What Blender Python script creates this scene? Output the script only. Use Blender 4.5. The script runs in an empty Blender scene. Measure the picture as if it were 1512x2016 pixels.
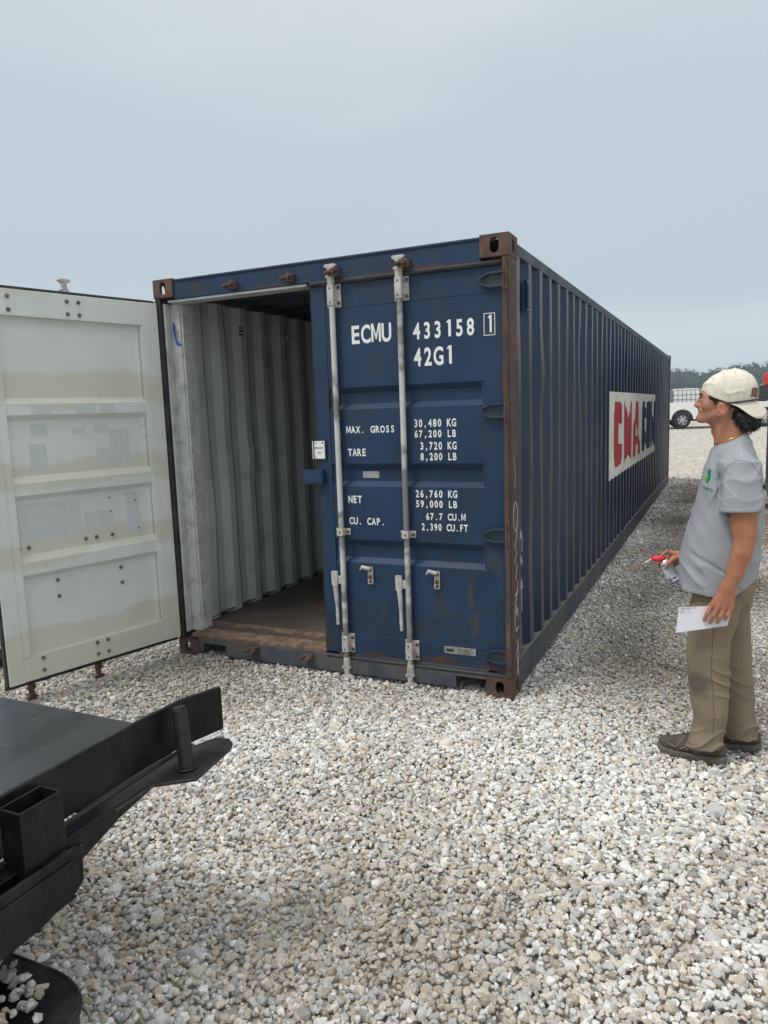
import bpy, bmesh, math, random
import numpy as np
from mathutils import Vector, Matrix, noise as mnoise
from mathutils.bvhtree import BVHTree
sc = bpy.context.scene
COL = sc.collection
# ------------------------------------------------------------------ camera
CAM = np.array([3.51266, -3.93711, 1.66964])
YAW, PITCH, ROLL, FOC = -0.441014, -0.136280, -0.0345036, 1438.047
_f = np.array([math.sin(YAW)*math.cos(PITCH), math.cos(YAW)*math.cos(PITCH), math.sin(PITCH)])
_r = np.array([math.cos(YAW), -math.sin(YAW), 0.0]); _u = np.cross(_r, _f)
_c, _s = math.cos(ROLL), math.sin(ROLL)
_r, _u = _c*_r+_s*_u, -_s*_r+_c*_u
cam_d = bpy.data.cameras.new('camera'); cam = bpy.data.objects.new('camera', cam_d); COL.objects.link(cam)
cam.matrix_world = Matrix(((_r[0], _u[0], -_f[0], CAM[0]), (_r[1], _u[1], -_f[1], CAM[1]), (_r[2], _u[2], -_f[2], CAM[2]), (0, 0, 0, 1)))
cam_d.sensor_fit = 'VERTICAL'; cam_d.sensor_height = 36.0; cam_d.lens = 36.0*FOC/2016.0
cam_d.clip_start = 0.05; cam_d.clip_end = 5000
sc.camera = cam
# ------------------------------------------------------------------ world
SUN_EL, SUN_AZ = math.radians(58), math.radians(215)     # azimuth clockwise from +Y
W = bpy.data.worlds.new('World'); sc.world = W; W.use_nodes = True
nt = W.node_tree; nt.nodes.clear(); N = nt.nodes.new; LK = nt.links.new
out = N('ShaderNodeOutputWorld'); bg = N('ShaderNodeBackground'); LK(bg.outputs[0], out.inputs[0])
sky = N('ShaderNodeTexSky'); sky.sky_type = 'NISHITA'; sky.sun_disc = False
sky.sun_elevation = SUN_EL; sky.sun_rotation = SUN_AZ
skm = N('ShaderNodeVectorMath'); skm.operation = 'SCALE'; skm.inputs['Scale'].default_value = 0.08
LK(sky.outputs[0], skm.inputs[0])
tc = N('ShaderNodeTexCoord'); sx = N('ShaderNodeSeparateXYZ'); LK(tc.outputs['Generated'], sx.inputs[0])
mp = N('ShaderNodeMapping'); mp.inputs['Scale'].default_value = (1.0, 1.0, 3.2); LK(tc.outputs['Generated'], mp.inputs[0])
nz = N('ShaderNodeTexNoise'); nz.inputs['Scale'].default_value = 1.7; nz.inputs['Detail'].default_value = 5; nz.inputs['Roughness'].default_value = 0.45
LK(mp.outputs[0], nz.inputs['Vector'])
ma = N('ShaderNodeMath'); ma.operation = 'MULTIPLY_ADD'; ma.inputs[1].default_value = 0.30; LK(nz.outputs[0], ma.inputs[0])
mb_ = N('ShaderNodeMath'); mb_.operation = 'SUBTRACT'; mb_.inputs[1].default_value = 0.15; LK(sx.outputs['Z'], mb_.inputs[0]); LK(mb_.outputs[0], ma.inputs[2])
rp = N('ShaderNodeValToRGB'); LK(ma.outputs[0], rp.inputs[0])
SKYST = [(0.0, (.55, .605, .62)), (.08, (.485, .545, .568)), (.20, (.375, .435, .475)), (.33, (.390, .450, .490)), (.48, (.480, .530, .555)), (.62, (.580, .615, .622)), (1.0, (1.25, 1.24, 1.22))]
el = rp.color_ramp.elements
while len(el) < len(SKYST): el.new(0.5)
for e, (p, c) in zip(el, SKYST): e.position = p; e.color = (*c, 1)
rp.color_ramp.interpolation = 'EASE'
mx = N('ShaderNodeMix'); mx.data_type = 'RGBA'; mx.inputs[0].default_value = 0.93
LK(skm.outputs[0], mx.inputs[6]); LK(rp.outputs[0], mx.inputs[7]); LK(mx.outputs[2], bg.inputs[0]); bg.inputs[1].default_value = 1.0
sl = bpy.data.lights.new('sun', 'SUN'); sl.energy = 1.2; sl.angle = math.radians(16); sl.color = (1.0, .965, .91)
so = bpy.data.objects.new('sun', sl); COL.objects.link(so)
sd = Vector((math.sin(SUN_AZ)*math.cos(SUN_EL), math.cos(SUN_AZ)*math.cos(SUN_EL), math.sin(SUN_EL)))
so.rotation_euler = sd.to_track_quat('Z', 'Y').to_euler()
sc.view_settings.view_transform = 'Standard'; sc.view_settings.look = 'None'
sc.view_settings.exposure = 0.55; sc.view_settings.gamma = 1.0; sc.view_settings.use_curve_mapping = False
sc.render.engine = 'CYCLES'
sc.cycles.max_bounces = 8; sc.cycles.diffuse_bounces = 4; sc.cycles.volume_bounces = 0

RND = random.Random(7)
# ------------------------------------------------------------------ materials
def _mixc(nt, fac, a, b, mode='MIX'):
    m = nt.nodes.new('ShaderNodeMix'); m.data_type = 'RGBA'; m.blend_type = mode
    for i, v in ((0, fac), (6, a), (7, b)):
        if isinstance(v, (int, float)): m.inputs[i].default_value = v
        elif isinstance(v, tuple): m.inputs[i].default_value = (*v[:3], 1)
        else: nt.links.new(v, m.inputs[i])
    return m.outputs[2]
def _noise(nt, vec, scale, detail=4, rough=.55, dist=0.0):
    n = nt.nodes.new('ShaderNodeTexNoise'); n.inputs['Scale'].default_value = scale; n.inputs['Detail'].default_value = detail
    n.inputs['Roughness'].default_value = rough; n.inputs['Distortion'].default_value = dist
    nt.links.new(vec, n.inputs['Vector']); return n.outputs[0]
def _map(nt, vec, scale=(1, 1, 1), loc=(0, 0, 0)):
    m = nt.nodes.new('ShaderNodeMapping'); m.inputs['Scale'].default_value = scale; m.inputs['Location'].default_value = loc
    nt.links.new(vec, m.inputs[0]); return m.outputs[0]
def _rng(nt, v, a, b, c=0.0, d=1.0):
    m = nt.nodes.new('ShaderNodeMapRange'); m.interpolation_type = 'SMOOTHSTEP'
    for i, x in enumerate((a, b, c, d)): m.inputs[i+1].default_value = x
    nt.links.new(v, m.inputs[0]); return m.outputs[0]
def _math(nt, op, a, b=0.0):
    m = nt.nodes.new('ShaderNodeMath'); m.operation = op
    for i, v in ((0, a), (1, b)):
        if isinstance(v, (int, float)): m.inputs[i].default_value = v
        else: nt.links.new(v, m.inputs[i])
    return m.outputs[0]
def spots(t, v, c, lst, col, nscale=14, amp=.10):
    """worn or rusty patches with ragged outlines at given places: (x, y, z, radius, z stretch)"""
    nn = _math(t, 'MULTIPLY', _math(t, 'SUBTRACT', _noise(t, v, nscale, 8, .7), .5), 1.0)
    for x, y, z, r, st, a in lst:
        m_ = _map(t, v, scale=(1/r, .0, 1/(r*st)), loc=(-x/r, 0, -z/(r*st)))
        L_ = t.nodes.new('ShaderNodeVectorMath'); L_.operation = 'LENGTH'; t.links.new(m_, L_.inputs[0])
        d = _math(t, 'ADD', L_.outputs['Value'], _math(t, 'MULTIPLY', nn, 3.2)); c = _mixc(t, _rng(t, d, .55, .95, a, 0), c, col)
    return c
def mat(name, col, rough=.6, metal=0.0, var=.12, vscale=6, dirt=None, dirt_amt=.4, dirt_scale=3, dirt_lo=.45, dirt_hi=.75, streak=None,
        streak_amt=.3, rust=0.0, rust_scale=7, rust_col=(.10, .042, .022), bump=0.0, bscale=60, spec=.5, extra=None, seed=0.0, attr=None):
    m = bpy.data.materials.new(name); m.use_nodes = True; t = m.node_tree
    b = t.nodes['Principled BSDF']; L = t.links.new
    tc = t.nodes.new('ShaderNodeTexCoord'); v = _map(t, tc.outputs['Object'], loc=(seed, seed*1.7, seed*.3))
    base = col
    if attr:
        an = t.nodes.new('ShaderNodeAttribute'); an.attribute_name = attr; base = an.outputs['Color']
    n1 = _noise(t, v, vscale, 6, .6)
    lum = _rng(t, n1, .25, .75, 1-var, 1+var)
    cmb = t.nodes.new('ShaderNodeCombineColor'); [L(lum, cmb.inputs[i]) for i in range(3)]
    c = _mixc(t, 1.0, base, cmb.outputs[0], 'MULTIPLY')
    if streak:
        vs = _map(t, v, scale=(14, 14, .7)); s = _rng(t, _noise(t, vs, 1.6, 5, .6), .5, .8)
        s = _math(t, 'MULTIPLY', s, streak_amt); c = _mixc(t, s, c, streak)
    if dirt:
        d = _rng(t, _noise(t, v, dirt_scale, 8, .65, .4), dirt_lo, dirt_hi); d = _math(t, 'MULTIPLY', d, dirt_amt); c = _mixc(t, d, c, dirt)
    rr = rough
    if rust > 0:
        r1 = _noise(t, v, rust_scale, 9, .7, .6); th = .78-.36*rust
        rm = _rng(t, r1, th, th+.07)
        rc = _mixc(t, _rng(t, _noise(t, v, rust_scale*6, 5, .7), .35, .65), rust_col, tuple(x*.45 for x in rust_col))
        c = _mixc(t, rm, c, rc)
        rr = _math(t, 'ADD', _math(t, 'MULTIPLY', rm, max(0, .9-rough)), rough)
    if extra: c = extra(t, v, c)
    L(c, b.inputs['Base Color'])
    if isinstance(rr, (int, float)):
        rr = _math(t, 'ADD', _math(t, 'MULTIPLY', _math(t, 'SUBTRACT', n1, .5), .25), rr)
    L(rr, b.inputs['Roughness'])
    b.inputs['Metallic'].default_value = metal; b.inputs['Specular IOR Level'].default_value = spec
    if bump:
        bn = t.nodes.new('ShaderNodeBump'); bn.inputs['Strength'].default_value = 1.0; bn.inputs['Distance'].default_value = bump
        L(_noise(t, v, bscale, 6, .6), bn.inputs['Height']); L(bn.outputs[0], b.inputs['Normal'])
    return m
# ------------------------------------------------------------------ mesh helpers
ORG = {}
def tag(o, label=None, cat=None, group=None, kind=None):
    for k, v in (('label', label), ('category', cat), ('group', group), ('kind', kind)):
        if v: o[k] = v
    return o
def empty(name, loc, label, cat, group=None):
    o = bpy.data.objects.new(name, None); o.location = loc; o.empty_display_size = .2; COL.objects.link(o)
    ORG[o.name] = np.array(loc, float); return tag(o, label, cat, group)
def link_mesh(name, V, F, mats, parent=None, origin=None, smooth=None, classify=None, bevel=0, uv=None):
    V = np.asarray(V, float)
    if parent is not None: org = ORG[parent.name]
    else: org = np.array(origin if origin is not None else (0, 0, 0), float)
    me = bpy.data.meshes.new(name); me.from_pydata((V-org).tolist(), [], [list(map(int, f)) for f in F]); me.validate()
    if not isinstance(mats, (list, tuple)): mats = [mats]
    for m in mats: me.materials.append(m)
    if classify:
        for p in me.polygons: p.material_index = classify(np.array(p.center)+org, np.array(p.normal))
    o = bpy.data.objects.new(name, me); COL.objects.link(o); ORG[o.name] = org
    if parent is not None: o.parent = parent
    else: o.location = org
    if smooth is not None:
        me.polygons.foreach_set('use_smooth', [True]*len(me.polygons))
        if smooth < 179: me.set_sharp_from_angle(angle=math.radians(smooth))
    if bevel:
        md = o.modifiers.new('bevel', 'BEVEL'); md.width = bevel; md.segments = 2; md.limit_method = 'ANGLE'; md.angle_limit = math.radians(35); md.use_clamp_overlap = True
    return o
class MB:
    def __init__(s, T=None): s.V = []; s.F = []; s.T = T
    def add(s, V, F):
        k = len(s.V)
        for v in V:
            s.V.append(tuple(s.T(*v)) if s.T else tuple(v))
        for f in F: s.F.append([i+k for i in f])
    def box(s, x0, x1, y0, y1, z0, z1):
        V = [(x, y, z) for z in (z0, z1) for y in (y0, y1) for x in (x0, x1)]
        s.add(V, [(0, 2, 3, 1), (4, 5, 7, 6), (0, 1, 5, 4), (2, 6, 7, 3), (0, 4, 6, 2), (1, 3, 7, 5)]); return s
    def cyl(s, p0, p1, r0, r1=None, seg=12, caps=True):
        r1 = r0 if r1 is None else r1
        p0, p1 = Vector(p0), Vector(p1); a = (p1-p0).normalized(); q = a.to_track_quat('Z', 'Y')
        V = []
        for p, r in ((p0, r0), (p1, r1)):
            for i in range(seg):
                t = 2*math.pi*i/seg; V.append(tuple(p+q @ Vector((math.cos(t)*r, math.sin(t)*r, 0))))
        F = [(i, (i+1) % seg, seg+(i+1) % seg, seg+i) for i in range(seg)]
        if caps: F += [tuple(range(seg))[::-1], tuple(range(seg, 2*seg))]
        s.add(V, F); return s
    def tube(s, pts, r, seg=8):
        pts = [Vector(p) for p in pts]; n = len(pts); V = []
        rr = r if isinstance(r, (list, tuple)) else [r]*n
        up = None
        for i, p in enumerate(pts):
            d = (pts[min(i+1, n-1)]-pts[max(i-1, 0)]).normalized()
            if up is None:
                up = Vector((0, 0, 1)) if abs(d.z) < .9 else Vector((1, 0, 0))
            x = d.cross(up).normalized(); y = x.cross(d).normalized(); up = y
            for k in range(seg):
                t = 2*math.pi*k/seg; V.append(tuple(p+x*math.cos(t)*rr[i]+y*math.sin(t)*rr[i]))
        F = []
        for i in range(n-1):
            for k in range(seg):
                a, b = i*seg+k, i*seg+(k+1) % seg; F.append((a, b, b+seg, a+seg))
        F += [tuple(range(seg))[::-1], tuple(range((n-1)*seg, n*seg))]
        s.add(V, F); return s
    def prism(s, poly, plane, a, b):
        """poly: 2-D outline; plane 'xz' extruded along y from a to b, 'yz' along x, 'xy' along z"""
        def P(p, w):
            return {'xz': (p[0], w, p[1]), 'yz': (w, p[0], p[1]), 'xy': (p[0], p[1], w)}[plane]
        n = len(poly); V = [P(p, a) for p in poly]+[P(p, b) for p in poly]
        F = [tuple(range(n)), tuple(range(n, 2*n))[::-1]]+[(i, i+n, (i+1) % n+n, (i+1) % n) for i in range(n)]
        s.add(V, F); return s
    def lathe(s, c, axis, prof, seg=24, caps=True):
        c = Vector(c); q = Vector(axis).to_track_quat('Z', 'Y'); V = []
        for h, r in prof:
            for i in range(seg):
                t = 2*math.pi*i/seg; V.append(tuple(c+q @ Vector((math.cos(t)*r, math.sin(t)*r, h))))
        F = []
        for j in range(len(prof)-1):
            for i in range(seg):
                a, b = j*seg+i, j*seg+(i+1) % seg; F.append((a, b, b+seg, a+seg))
        if caps: F += [tuple(range(seg))[::-1], tuple(range((len(prof)-1)*seg, len(prof)*seg))]
        s.add(V, F); return s
    def obj(s, name, mats, parent=None, fix=True, **kw):
        o = link_mesh(name, s.V, s.F, mats, parent, **kw)
        if fix:
            bm = bmesh.new(); bm.from_mesh(o.data); bmesh.ops.recalc_face_normals(bm, faces=bm.faces); bm.to_mesh(o.data); bm.free()
            cl = kw.get('classify')
            if cl:
                org = ORG[o.name]
                for p in o.data.polygons: p.material_index = cl(np.array(p.center)+org, np.array(p.normal))
        return o
# text: one glyph per equal cell, returned as 2-D verts / faces
_GL = {}
_EM = ([(0, 0), (.15, 0), (.15, .52), (.315, .10), (.385, .10), (.55, .52), (.55, 0), (.70, 0), (.70, .729), (.54, .729), (.35, .27), (.16, .729), (0, .729)], [(0, 1, 2, 11, 12), (2, 3, 10, 11), (3, 4, 10), (4, 5, 9, 10), (5, 6, 7, 8, 9)])
_ONE = ([(.30, 0), (.48, 0), (.48, .73), (.30, .73), (.14, .60), (.30, .60)], [(0, 1, 2, 3, 5), (5, 3, 4)])
def glyph(ch, bold=.018):
    if ch == '1' : return np.array(_ONE[0]), _ONE[1]
    if ch == 'M': return np.array(_EM[0]), _EM[1]
    if (ch, bold) in _GL: return _GL[(ch, bold)]
    cu = bpy.data.curves.new('t', 'FONT'); cu.body = ch; cu.size = 1; cu.offset = bold; cu.resolution_u = 4
    o = bpy.data.objects.new('t', cu); COL.objects.link(o); dg = bpy.context.evaluated_depsgraph_get(); dg.update()
    me = bpy.data.meshes.new_from_object(o.evaluated_get(dg))
    V = np.array([v.co[:2] for v in me.vertices]) if len(me.vertices) else np.zeros((0, 2)); F = [tuple(p.vertices) for p in me.polygons]
    bpy.data.objects.remove(o); bpy.data.curves.remove(cu); bpy.data.meshes.remove(me)
    _GL[(ch, bold)] = (V, F); return V, F
def text2d(s, x0, x1, z0, z1, fill=.80, bold=.018):
    H0 = glyph('H', bold)[0]; cap = H0[:, 1].max(); w0 = np.ptp(glyph('0', bold)[0][:, 0])
    n = len(s); cell = (x1-x0)/(n-1+fill); k = (z1-z0)/cap; kx = cell*fill/w0; V = []; F = []
    for i, ch in enumerate(s):
        if ch == ' ': continue
        g, f = glyph(ch, bold); w = np.ptp(g[:, 0]); gx = (g[:, 0]-g[:, 0].min()-w/2); sx = min(kx, cell*.92/max(w, 1e-6))
        cx = x0+cell*fill/2+i*cell; b = len(V)
        for a, (_, zz) in zip(gx, g): V.append((cx+a*sx, z0+zz*k))
        F += [[j+b for j in ff] for ff in f]
    return V, F
# ------------------------------------------------------------------ signed-distance sculpting
class SDF:
    def __init__(s, lo, hi, h):
        s.lo = np.array(lo, np.float32); s.h = h
        n = np.ceil((np.array(hi)-np.array(lo))/h).astype(int)+1
        s.n = n; s.D = np.full(n, .5, np.float32)
        s.ax = [s.lo[i]+np.arange(n[i], dtype=np.float32)*h for i in range(3)]
    def sub(s, lo, hi):
        i0 = np.maximum(0, np.floor((np.array(lo)-s.lo)/s.h).astype(int)); i1 = np.minimum(s.n, np.ceil((np.array(hi)-s.lo)/s.h).astype(int)+1)
        sl = tuple(slice(max(0, a), max(a, b)) for a, b in zip(i0, i1))
        X = s.ax[0][sl[0]][:, None, None]; Y = s.ax[1][sl[1]][None, :, None]; Z = s.ax[2][sl[2]][None, None, :]
        return sl, X, Y, Z
    def comb(s, sl, d, k, op='add'):
        a = s.D[sl]; d = d.astype(np.float32)
        if op == 'add':
            if k <= 0: s.D[sl] = np.minimum(a, d)
            else:
                h = np.clip(.5+.5*(a-d)/k, 0, 1); s.D[sl] = a+(d-a)*h-k*h*(1-h)
        else:
            d = -d
            if k <= 0: s.D[sl] = np.maximum(a, d)
            else:
                h = np.clip(.5-.5*(a-d)/k, 0, 1); s.D[sl] = a+(d-a)*h+k*h*(1-h)
    def ell(s, c, r, k=.01, rot=None, op='add'):
        c = np.array(c, float); R = max(r)+max(k, .01)*1.5
        sl, X, Y, Z = s.sub(c-R, c+R); x, y, z = X-c[0], Y-c[1], Z-c[2]
        if rot is not None:
            M = np.array(rot)                      # rows: local axes
            x, y, z = (M[0][0]*x+M[0][1]*y+M[0][2]*z, M[1][0]*x+M[1][1]*y+M[1][2]*z, M[2][0]*x+M[2][1]*y+M[2][2]*z)
        q0 = np.sqrt((x/r[0])**2+(y/r[1])**2+(z/r[2])**2); q1 = np.sqrt((x/r[0]**2)**2+(y/r[1]**2)**2+(z/r[2]**2)**2)+1e-9
        s.comb(sl, q0*(q0-1)/q1, k, op); return s
    def cone(s, a, b, ra, rb, k=.01, op='add', flat=None):
        a, b = np.array(a, float), np.array(b, float); R = max(ra, rb)+max(k, .01)*1.5
        sl, X, Y, Z = s.sub(np.minimum(a, b)-R, np.maximum(a, b)+R); d = b-a; L2 = (d**2).sum()
        x, y, z = X-a[0], Y-a[1], Z-a[2]
        t = np.clip((x*d[0]+y*d[1]+z*d[2])/L2, 0, 1)
        dd = np.sqrt((x-t*d[0])**2+(y-t*d[1])**2+(z-t*d[2])**2)-(ra+(rb-ra)*t)
        s.comb(sl, dd, k, op); return s
    def prof(s, zs, cx, cy, a, b, k=.01, p=2.0, op='add', z0=None, z1=None, cap=.0):
        z0 = min(zs) if z0 is None else z0; z1 = max(zs) if z1 is None else z1
        A, B = max(a), max(b); o = np.argsort(zs); g = lambda v: np.interp(Zf, np.array(zs)[o], np.array(v)[o])
        sl, X, Y, Z = s.sub((min(cx)-A-.03, min(cy)-B-.03, z0-.03), (max(cx)+A+.03, max(cy)+B+.03, z1+.03)); Zf = Z
        aa, bb = g(a), g(b); q = ((np.abs(X-g(cx))/aa)**p+(np.abs(Y-g(cy))/bb)**p)**(1/p)
        d = (q-1)*np.minimum(aa, bb); d = np.maximum(d, np.maximum(z0-Z, Z-z1)); s.comb(sl, d, k, op); return s
    def cut(s, n, c, k=0):
        """remove the half space on the side n points to"""
        sl, X, Y, Z = s.sub(s.lo, s.lo+s.n*s.h); d = n[0]*(X-c[0])+n[1]*(Y-c[1])+n[2]*(Z-c[2]); s.D[sl] = np.maximum(s.D[sl], d)
    def mesh(s, smooth=1):
        D = s.D; D = np.pad(D, 1, constant_values=.5); sg = D < 0; n = D.shape
        c = lambda i, j, k: sg[i:n[0]-1+i, j:n[1]-1+j, k:n[2]-1+k]
        allc = [(i, j, k) for i in (0, 1) for j in (0, 1) for k in (0, 1)]
        cnt = sum(c(*q).astype(np.int8) for q in allc); act = (cnt > 0) & (cnt < 8)
        idx = np.argwhere(act); vid = np.full(act.shape, -1, np.int64); vid[act] = np.arange(len(idx))
        P = np.zeros((len(idx), 3)); w = np.zeros(len(idx))
        val = {q: D[idx[:, 0]+q[0], idx[:, 1]+q[1], idx[:, 2]+q[2]] for q in allc}
        for q in allc:
            for ax in range(3):
                if q[ax] == 0:
                    r = list(q); r[ax] = 1; r = tuple(r); a, b = val[q], val[r]; m = (a < 0) != (b < 0)
                    t = np.where(m, a/(a-b+1e-12), 0)
                    e = np.tile(np.array(q, float), (len(idx), 1)); e[:, ax] = t
                    P[m] += e[m]; w[m] += 1
        P = idx+P/np.maximum(w, 1)[:, None]; F = []
        for ax in range(3):
            o1, o2 = [(1, 2), (2, 0), (0, 1)][ax]
            a = sg[tuple(slice(0, n[i]-1) if i == ax else slice(1, n[i]-1) for i in range(3))]
            b = sg[tuple(slice(1, n[i]) if i == ax else slice(1, n[i]-1) for i in range(3))]
            e = np.argwhere(a != b); fl = a[tuple(e.T)]
            e = e+np.array([0 if i == ax else 1 for i in range(3)])
            def v(d1, d2):
                q = e.copy(); q[:, o1] += d1; q[:, o2] += d2; return vid[tuple(q.T)]
            Q = np.stack([v(-1, -1), v(0, -1), v(0, 0), v(-1, 0)], 1); Q[~fl] = Q[~fl][:, ::-1]; F.append(Q)
        F = np.concatenate(F); F = F[(F >= 0).all(1)]
        V = s.lo+(P-1)*s.h
        E = np.concatenate([F[:, [0, 1]], F[:, [1, 2]], F[:, [2, 3]], F[:, [3, 0]]])
        for it in range(smooth):
            S = np.zeros_like(V); ct = np.zeros(len(V))
            for c3 in range(3):
                S[:, c3] = np.bincount(E[:, 0], V[E[:, 1], c3], len(V))+np.bincount(E[:, 1], V[E[:, 0], c3], len(V))
            ct = np.bincount(E[:, 0], minlength=len(V))+np.bincount(E[:, 1], minlength=len(V))
            V = V*.4+.6*S/np.maximum(ct, 1)[:, None]
        return V, F
def snoise(X, Y, Z, f, seed, n=7):
    r = np.random.RandomState(seed); o = 0
    for i in range(n):
        k = r.normal(size=3)*np.array(f); o = o+np.sin(k[0]*X+k[1]*Y+k[2]*Z+r.rand()*6.28)
    return o/n**.5
def fast_mesh(name, V, F, mats, parent=None, origin=None, smooth=True, colors=None):
    org = ORG[parent.name] if parent is not None else np.array(origin if origin is not None else (0, 0, 0), float)
    V = (np.asarray(V)-org).astype(np.float32); F = np.asarray(F, np.int32); k = F.shape[1]
    me = bpy.data.meshes.new(name); me.vertices.add(len(V)); me.vertices.foreach_set('co', V.ravel())
    me.loops.add(F.size); me.loops.foreach_set('vertex_index', F.ravel()); me.polygons.add(len(F))
    me.polygons.foreach_set('loop_start', np.arange(0, F.size, k, dtype=np.int32))
    if smooth: me.polygons.foreach_set('use_smooth', np.ones(len(F), bool))
    if not isinstance(mats, (list, tuple)): mats = [mats]
    for m in mats: me.materials.append(m)
    if colors is not None:
        ca = me.color_attributes.new('tint', 'FLOAT_COLOR', 'POINT'); ca.data.foreach_set('color', np.concatenate([colors, np.ones((len(colors), 1))], 1).astype(np.float32).ravel())
    me.update(calc_edges=True)
    if not smooth: me.polygons.foreach_set('use_smooth', np.zeros(len(F), bool))
    o = bpy.data.objects.new(name, me); COL.objects.link(o); ORG[o.name] = org
    if parent is not None: o.parent = parent
    else: o.location = org
    return o
# ------------------------------------------------------------------ ground
def gz(x, y): return np.maximum(0.0, (np.asarray(y, float)-12.0))*0.02
def und(x, y): return .010*np.sin(1.3*x+.7*y+.5)*np.sin(.9*y-.6*x+2)+.005*np.sin(3.1*x-2.3*y)+.004*np.sin(6.3*x+5.1*y+1)
def ground_mat():
    m = bpy.data.materials.new('gravel_lot'); m.use_nodes = True; t = m.node_tree; b = t.nodes['Principled BSDF']; L = t.links.new
    tc = t.nodes.new('ShaderNodeTexCoord'); v = tc.outputs['Object']
    vo = t.nodes.new('ShaderNodeTexVoronoi'); vo.inputs['Scale'].default_value = 26; L(v, vo.inputs['Vector'])
    hs = t.nodes.new('ShaderNodeSeparateColor'); L(vo.outputs['Color'], hs.inputs[0])
    r = t.nodes.new('ShaderNodeValToRGB'); L(hs.outputs[0], r.inputs[0]); e = r.color_ramp.elements
    st = [(0, (.22, .205, .18)), (.3, (.38, .355, .31)), (.6, (.52, .485, .42)), (.85, (.66, .625, .56)), (1, (.80, .78, .73))]
    while len(e) < len(st): e.new(.5)
    for a, (p, c) in zip(e, st): a.position = p; a.color = (*c, 1)
    big = _rng(t, _noise(t, v, .35, 5, .6), .3, .7); c = _mixc(t, _math(t, 'MULTIPLY', big, .5), r.outputs[0], (.46, .39, .31))
    med = _rng(t, _noise(t, v, 4.5, 6, .7), .25, .75, .72, 1.22); cc = t.nodes.new('ShaderNodeCombineColor'); [L(med, cc.inputs[i]) for i in range(3)]
    c = _mixc(t, 1.0, c, cc.outputs[0], 'MULTIPLY'); L(c, b.inputs['Base Color']); b.inputs['Roughness'].default_value = .95
    bn = t.nodes.new('ShaderNodeBump'); bn.inputs['Strength'].default_value = 1; bn.inputs['Distance'].default_value = .02; bn.invert = True
    L(vo.outputs['Distance'], bn.inputs['Height']); L(bn.outputs[0], b.inputs['Normal']); return m
M_lot = ground_mat()
M_grass = mat('field_grass', (.10, .16, .045), rough=.95, var=.35, vscale=.6, dirt=(.20, .21, .09), dirt_scale=.08, dirt_amt=.6, bump=.06, bscale=5)
def sheet(name, xs, ys, zf, m):
    V = [(x, y, zf(x, y)) for y in ys for x in xs]; n = len(xs)
    F = [(j*n+i, j*n+i+1, (j+1)*n+i+1, (j+1)*n+i) for j in range(len(ys)-1) for i in range(n-1)]
    return tag(link_mesh(name, V, F, m), kind='structure')
sheet('ground', np.linspace(-900, 900, 13), [-40, 0, 12, 30, 75, 1600], lambda x, y: float(gz(x, y))-.032, M_lot)
sheet('field', np.linspace(-880, 880, 13), [62, 200, 1500], lambda x, y: float(gz(x, y))+.05, M_grass)

def prototypes(n, k, seed):
    r = np.random.RandomState(seed); out = []
    for i in range(n):
        bm = bmesh.new(); P = r.normal(size=(k, 3)); P /= np.linalg.norm(P, axis=1)[:, None]
        P = np.sign(P)*np.abs(P)**.8; P *= (.88+.22*r.rand(k))[:, None]
        for p in P: bm.verts.new(p)
        bmesh.ops.convex_hull(bm, input=bm.verts); bmesh.ops.triangulate(bm, faces=bm.faces)
        for vv in [v for v in bm.verts if not v.link_faces]: bm.verts.remove(vv)
        bm.verts.index_update(); V = np.array([v.co[:] for v in bm.verts]); F = np.array([[v.index for v in f.verts] for f in bm.faces]); bm.free()
        out.append((V, F))
    return out
def stone_mat(name):
    def ex(t, v, c):
        s = _rng(t, _noise(t, v, 170, 4, .7), .3, .7, .80, 1.15); q = t.nodes.new('ShaderNodeCombineColor'); [t.links.new(s, q.inputs[i]) for i in range(3)]
        return _mixc(t, 1.0, c, q.outputs[0], 'MULTIPLY')
    return mat(name, (.4, .4, .4), rough=.9, var=.10, vscale=50, bump=.0012, bscale=220, spec=.25, attr='tint', extra=ex)
M_stone = stone_mat('limestone')
PAL = np.array([(.61, .60, .575), (.47, .465, .45), (.50, .445, .37), (.73, .72, .70), (.30, .295, .28), (.60, .545, .465), (.40, .34, .275)])
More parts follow.
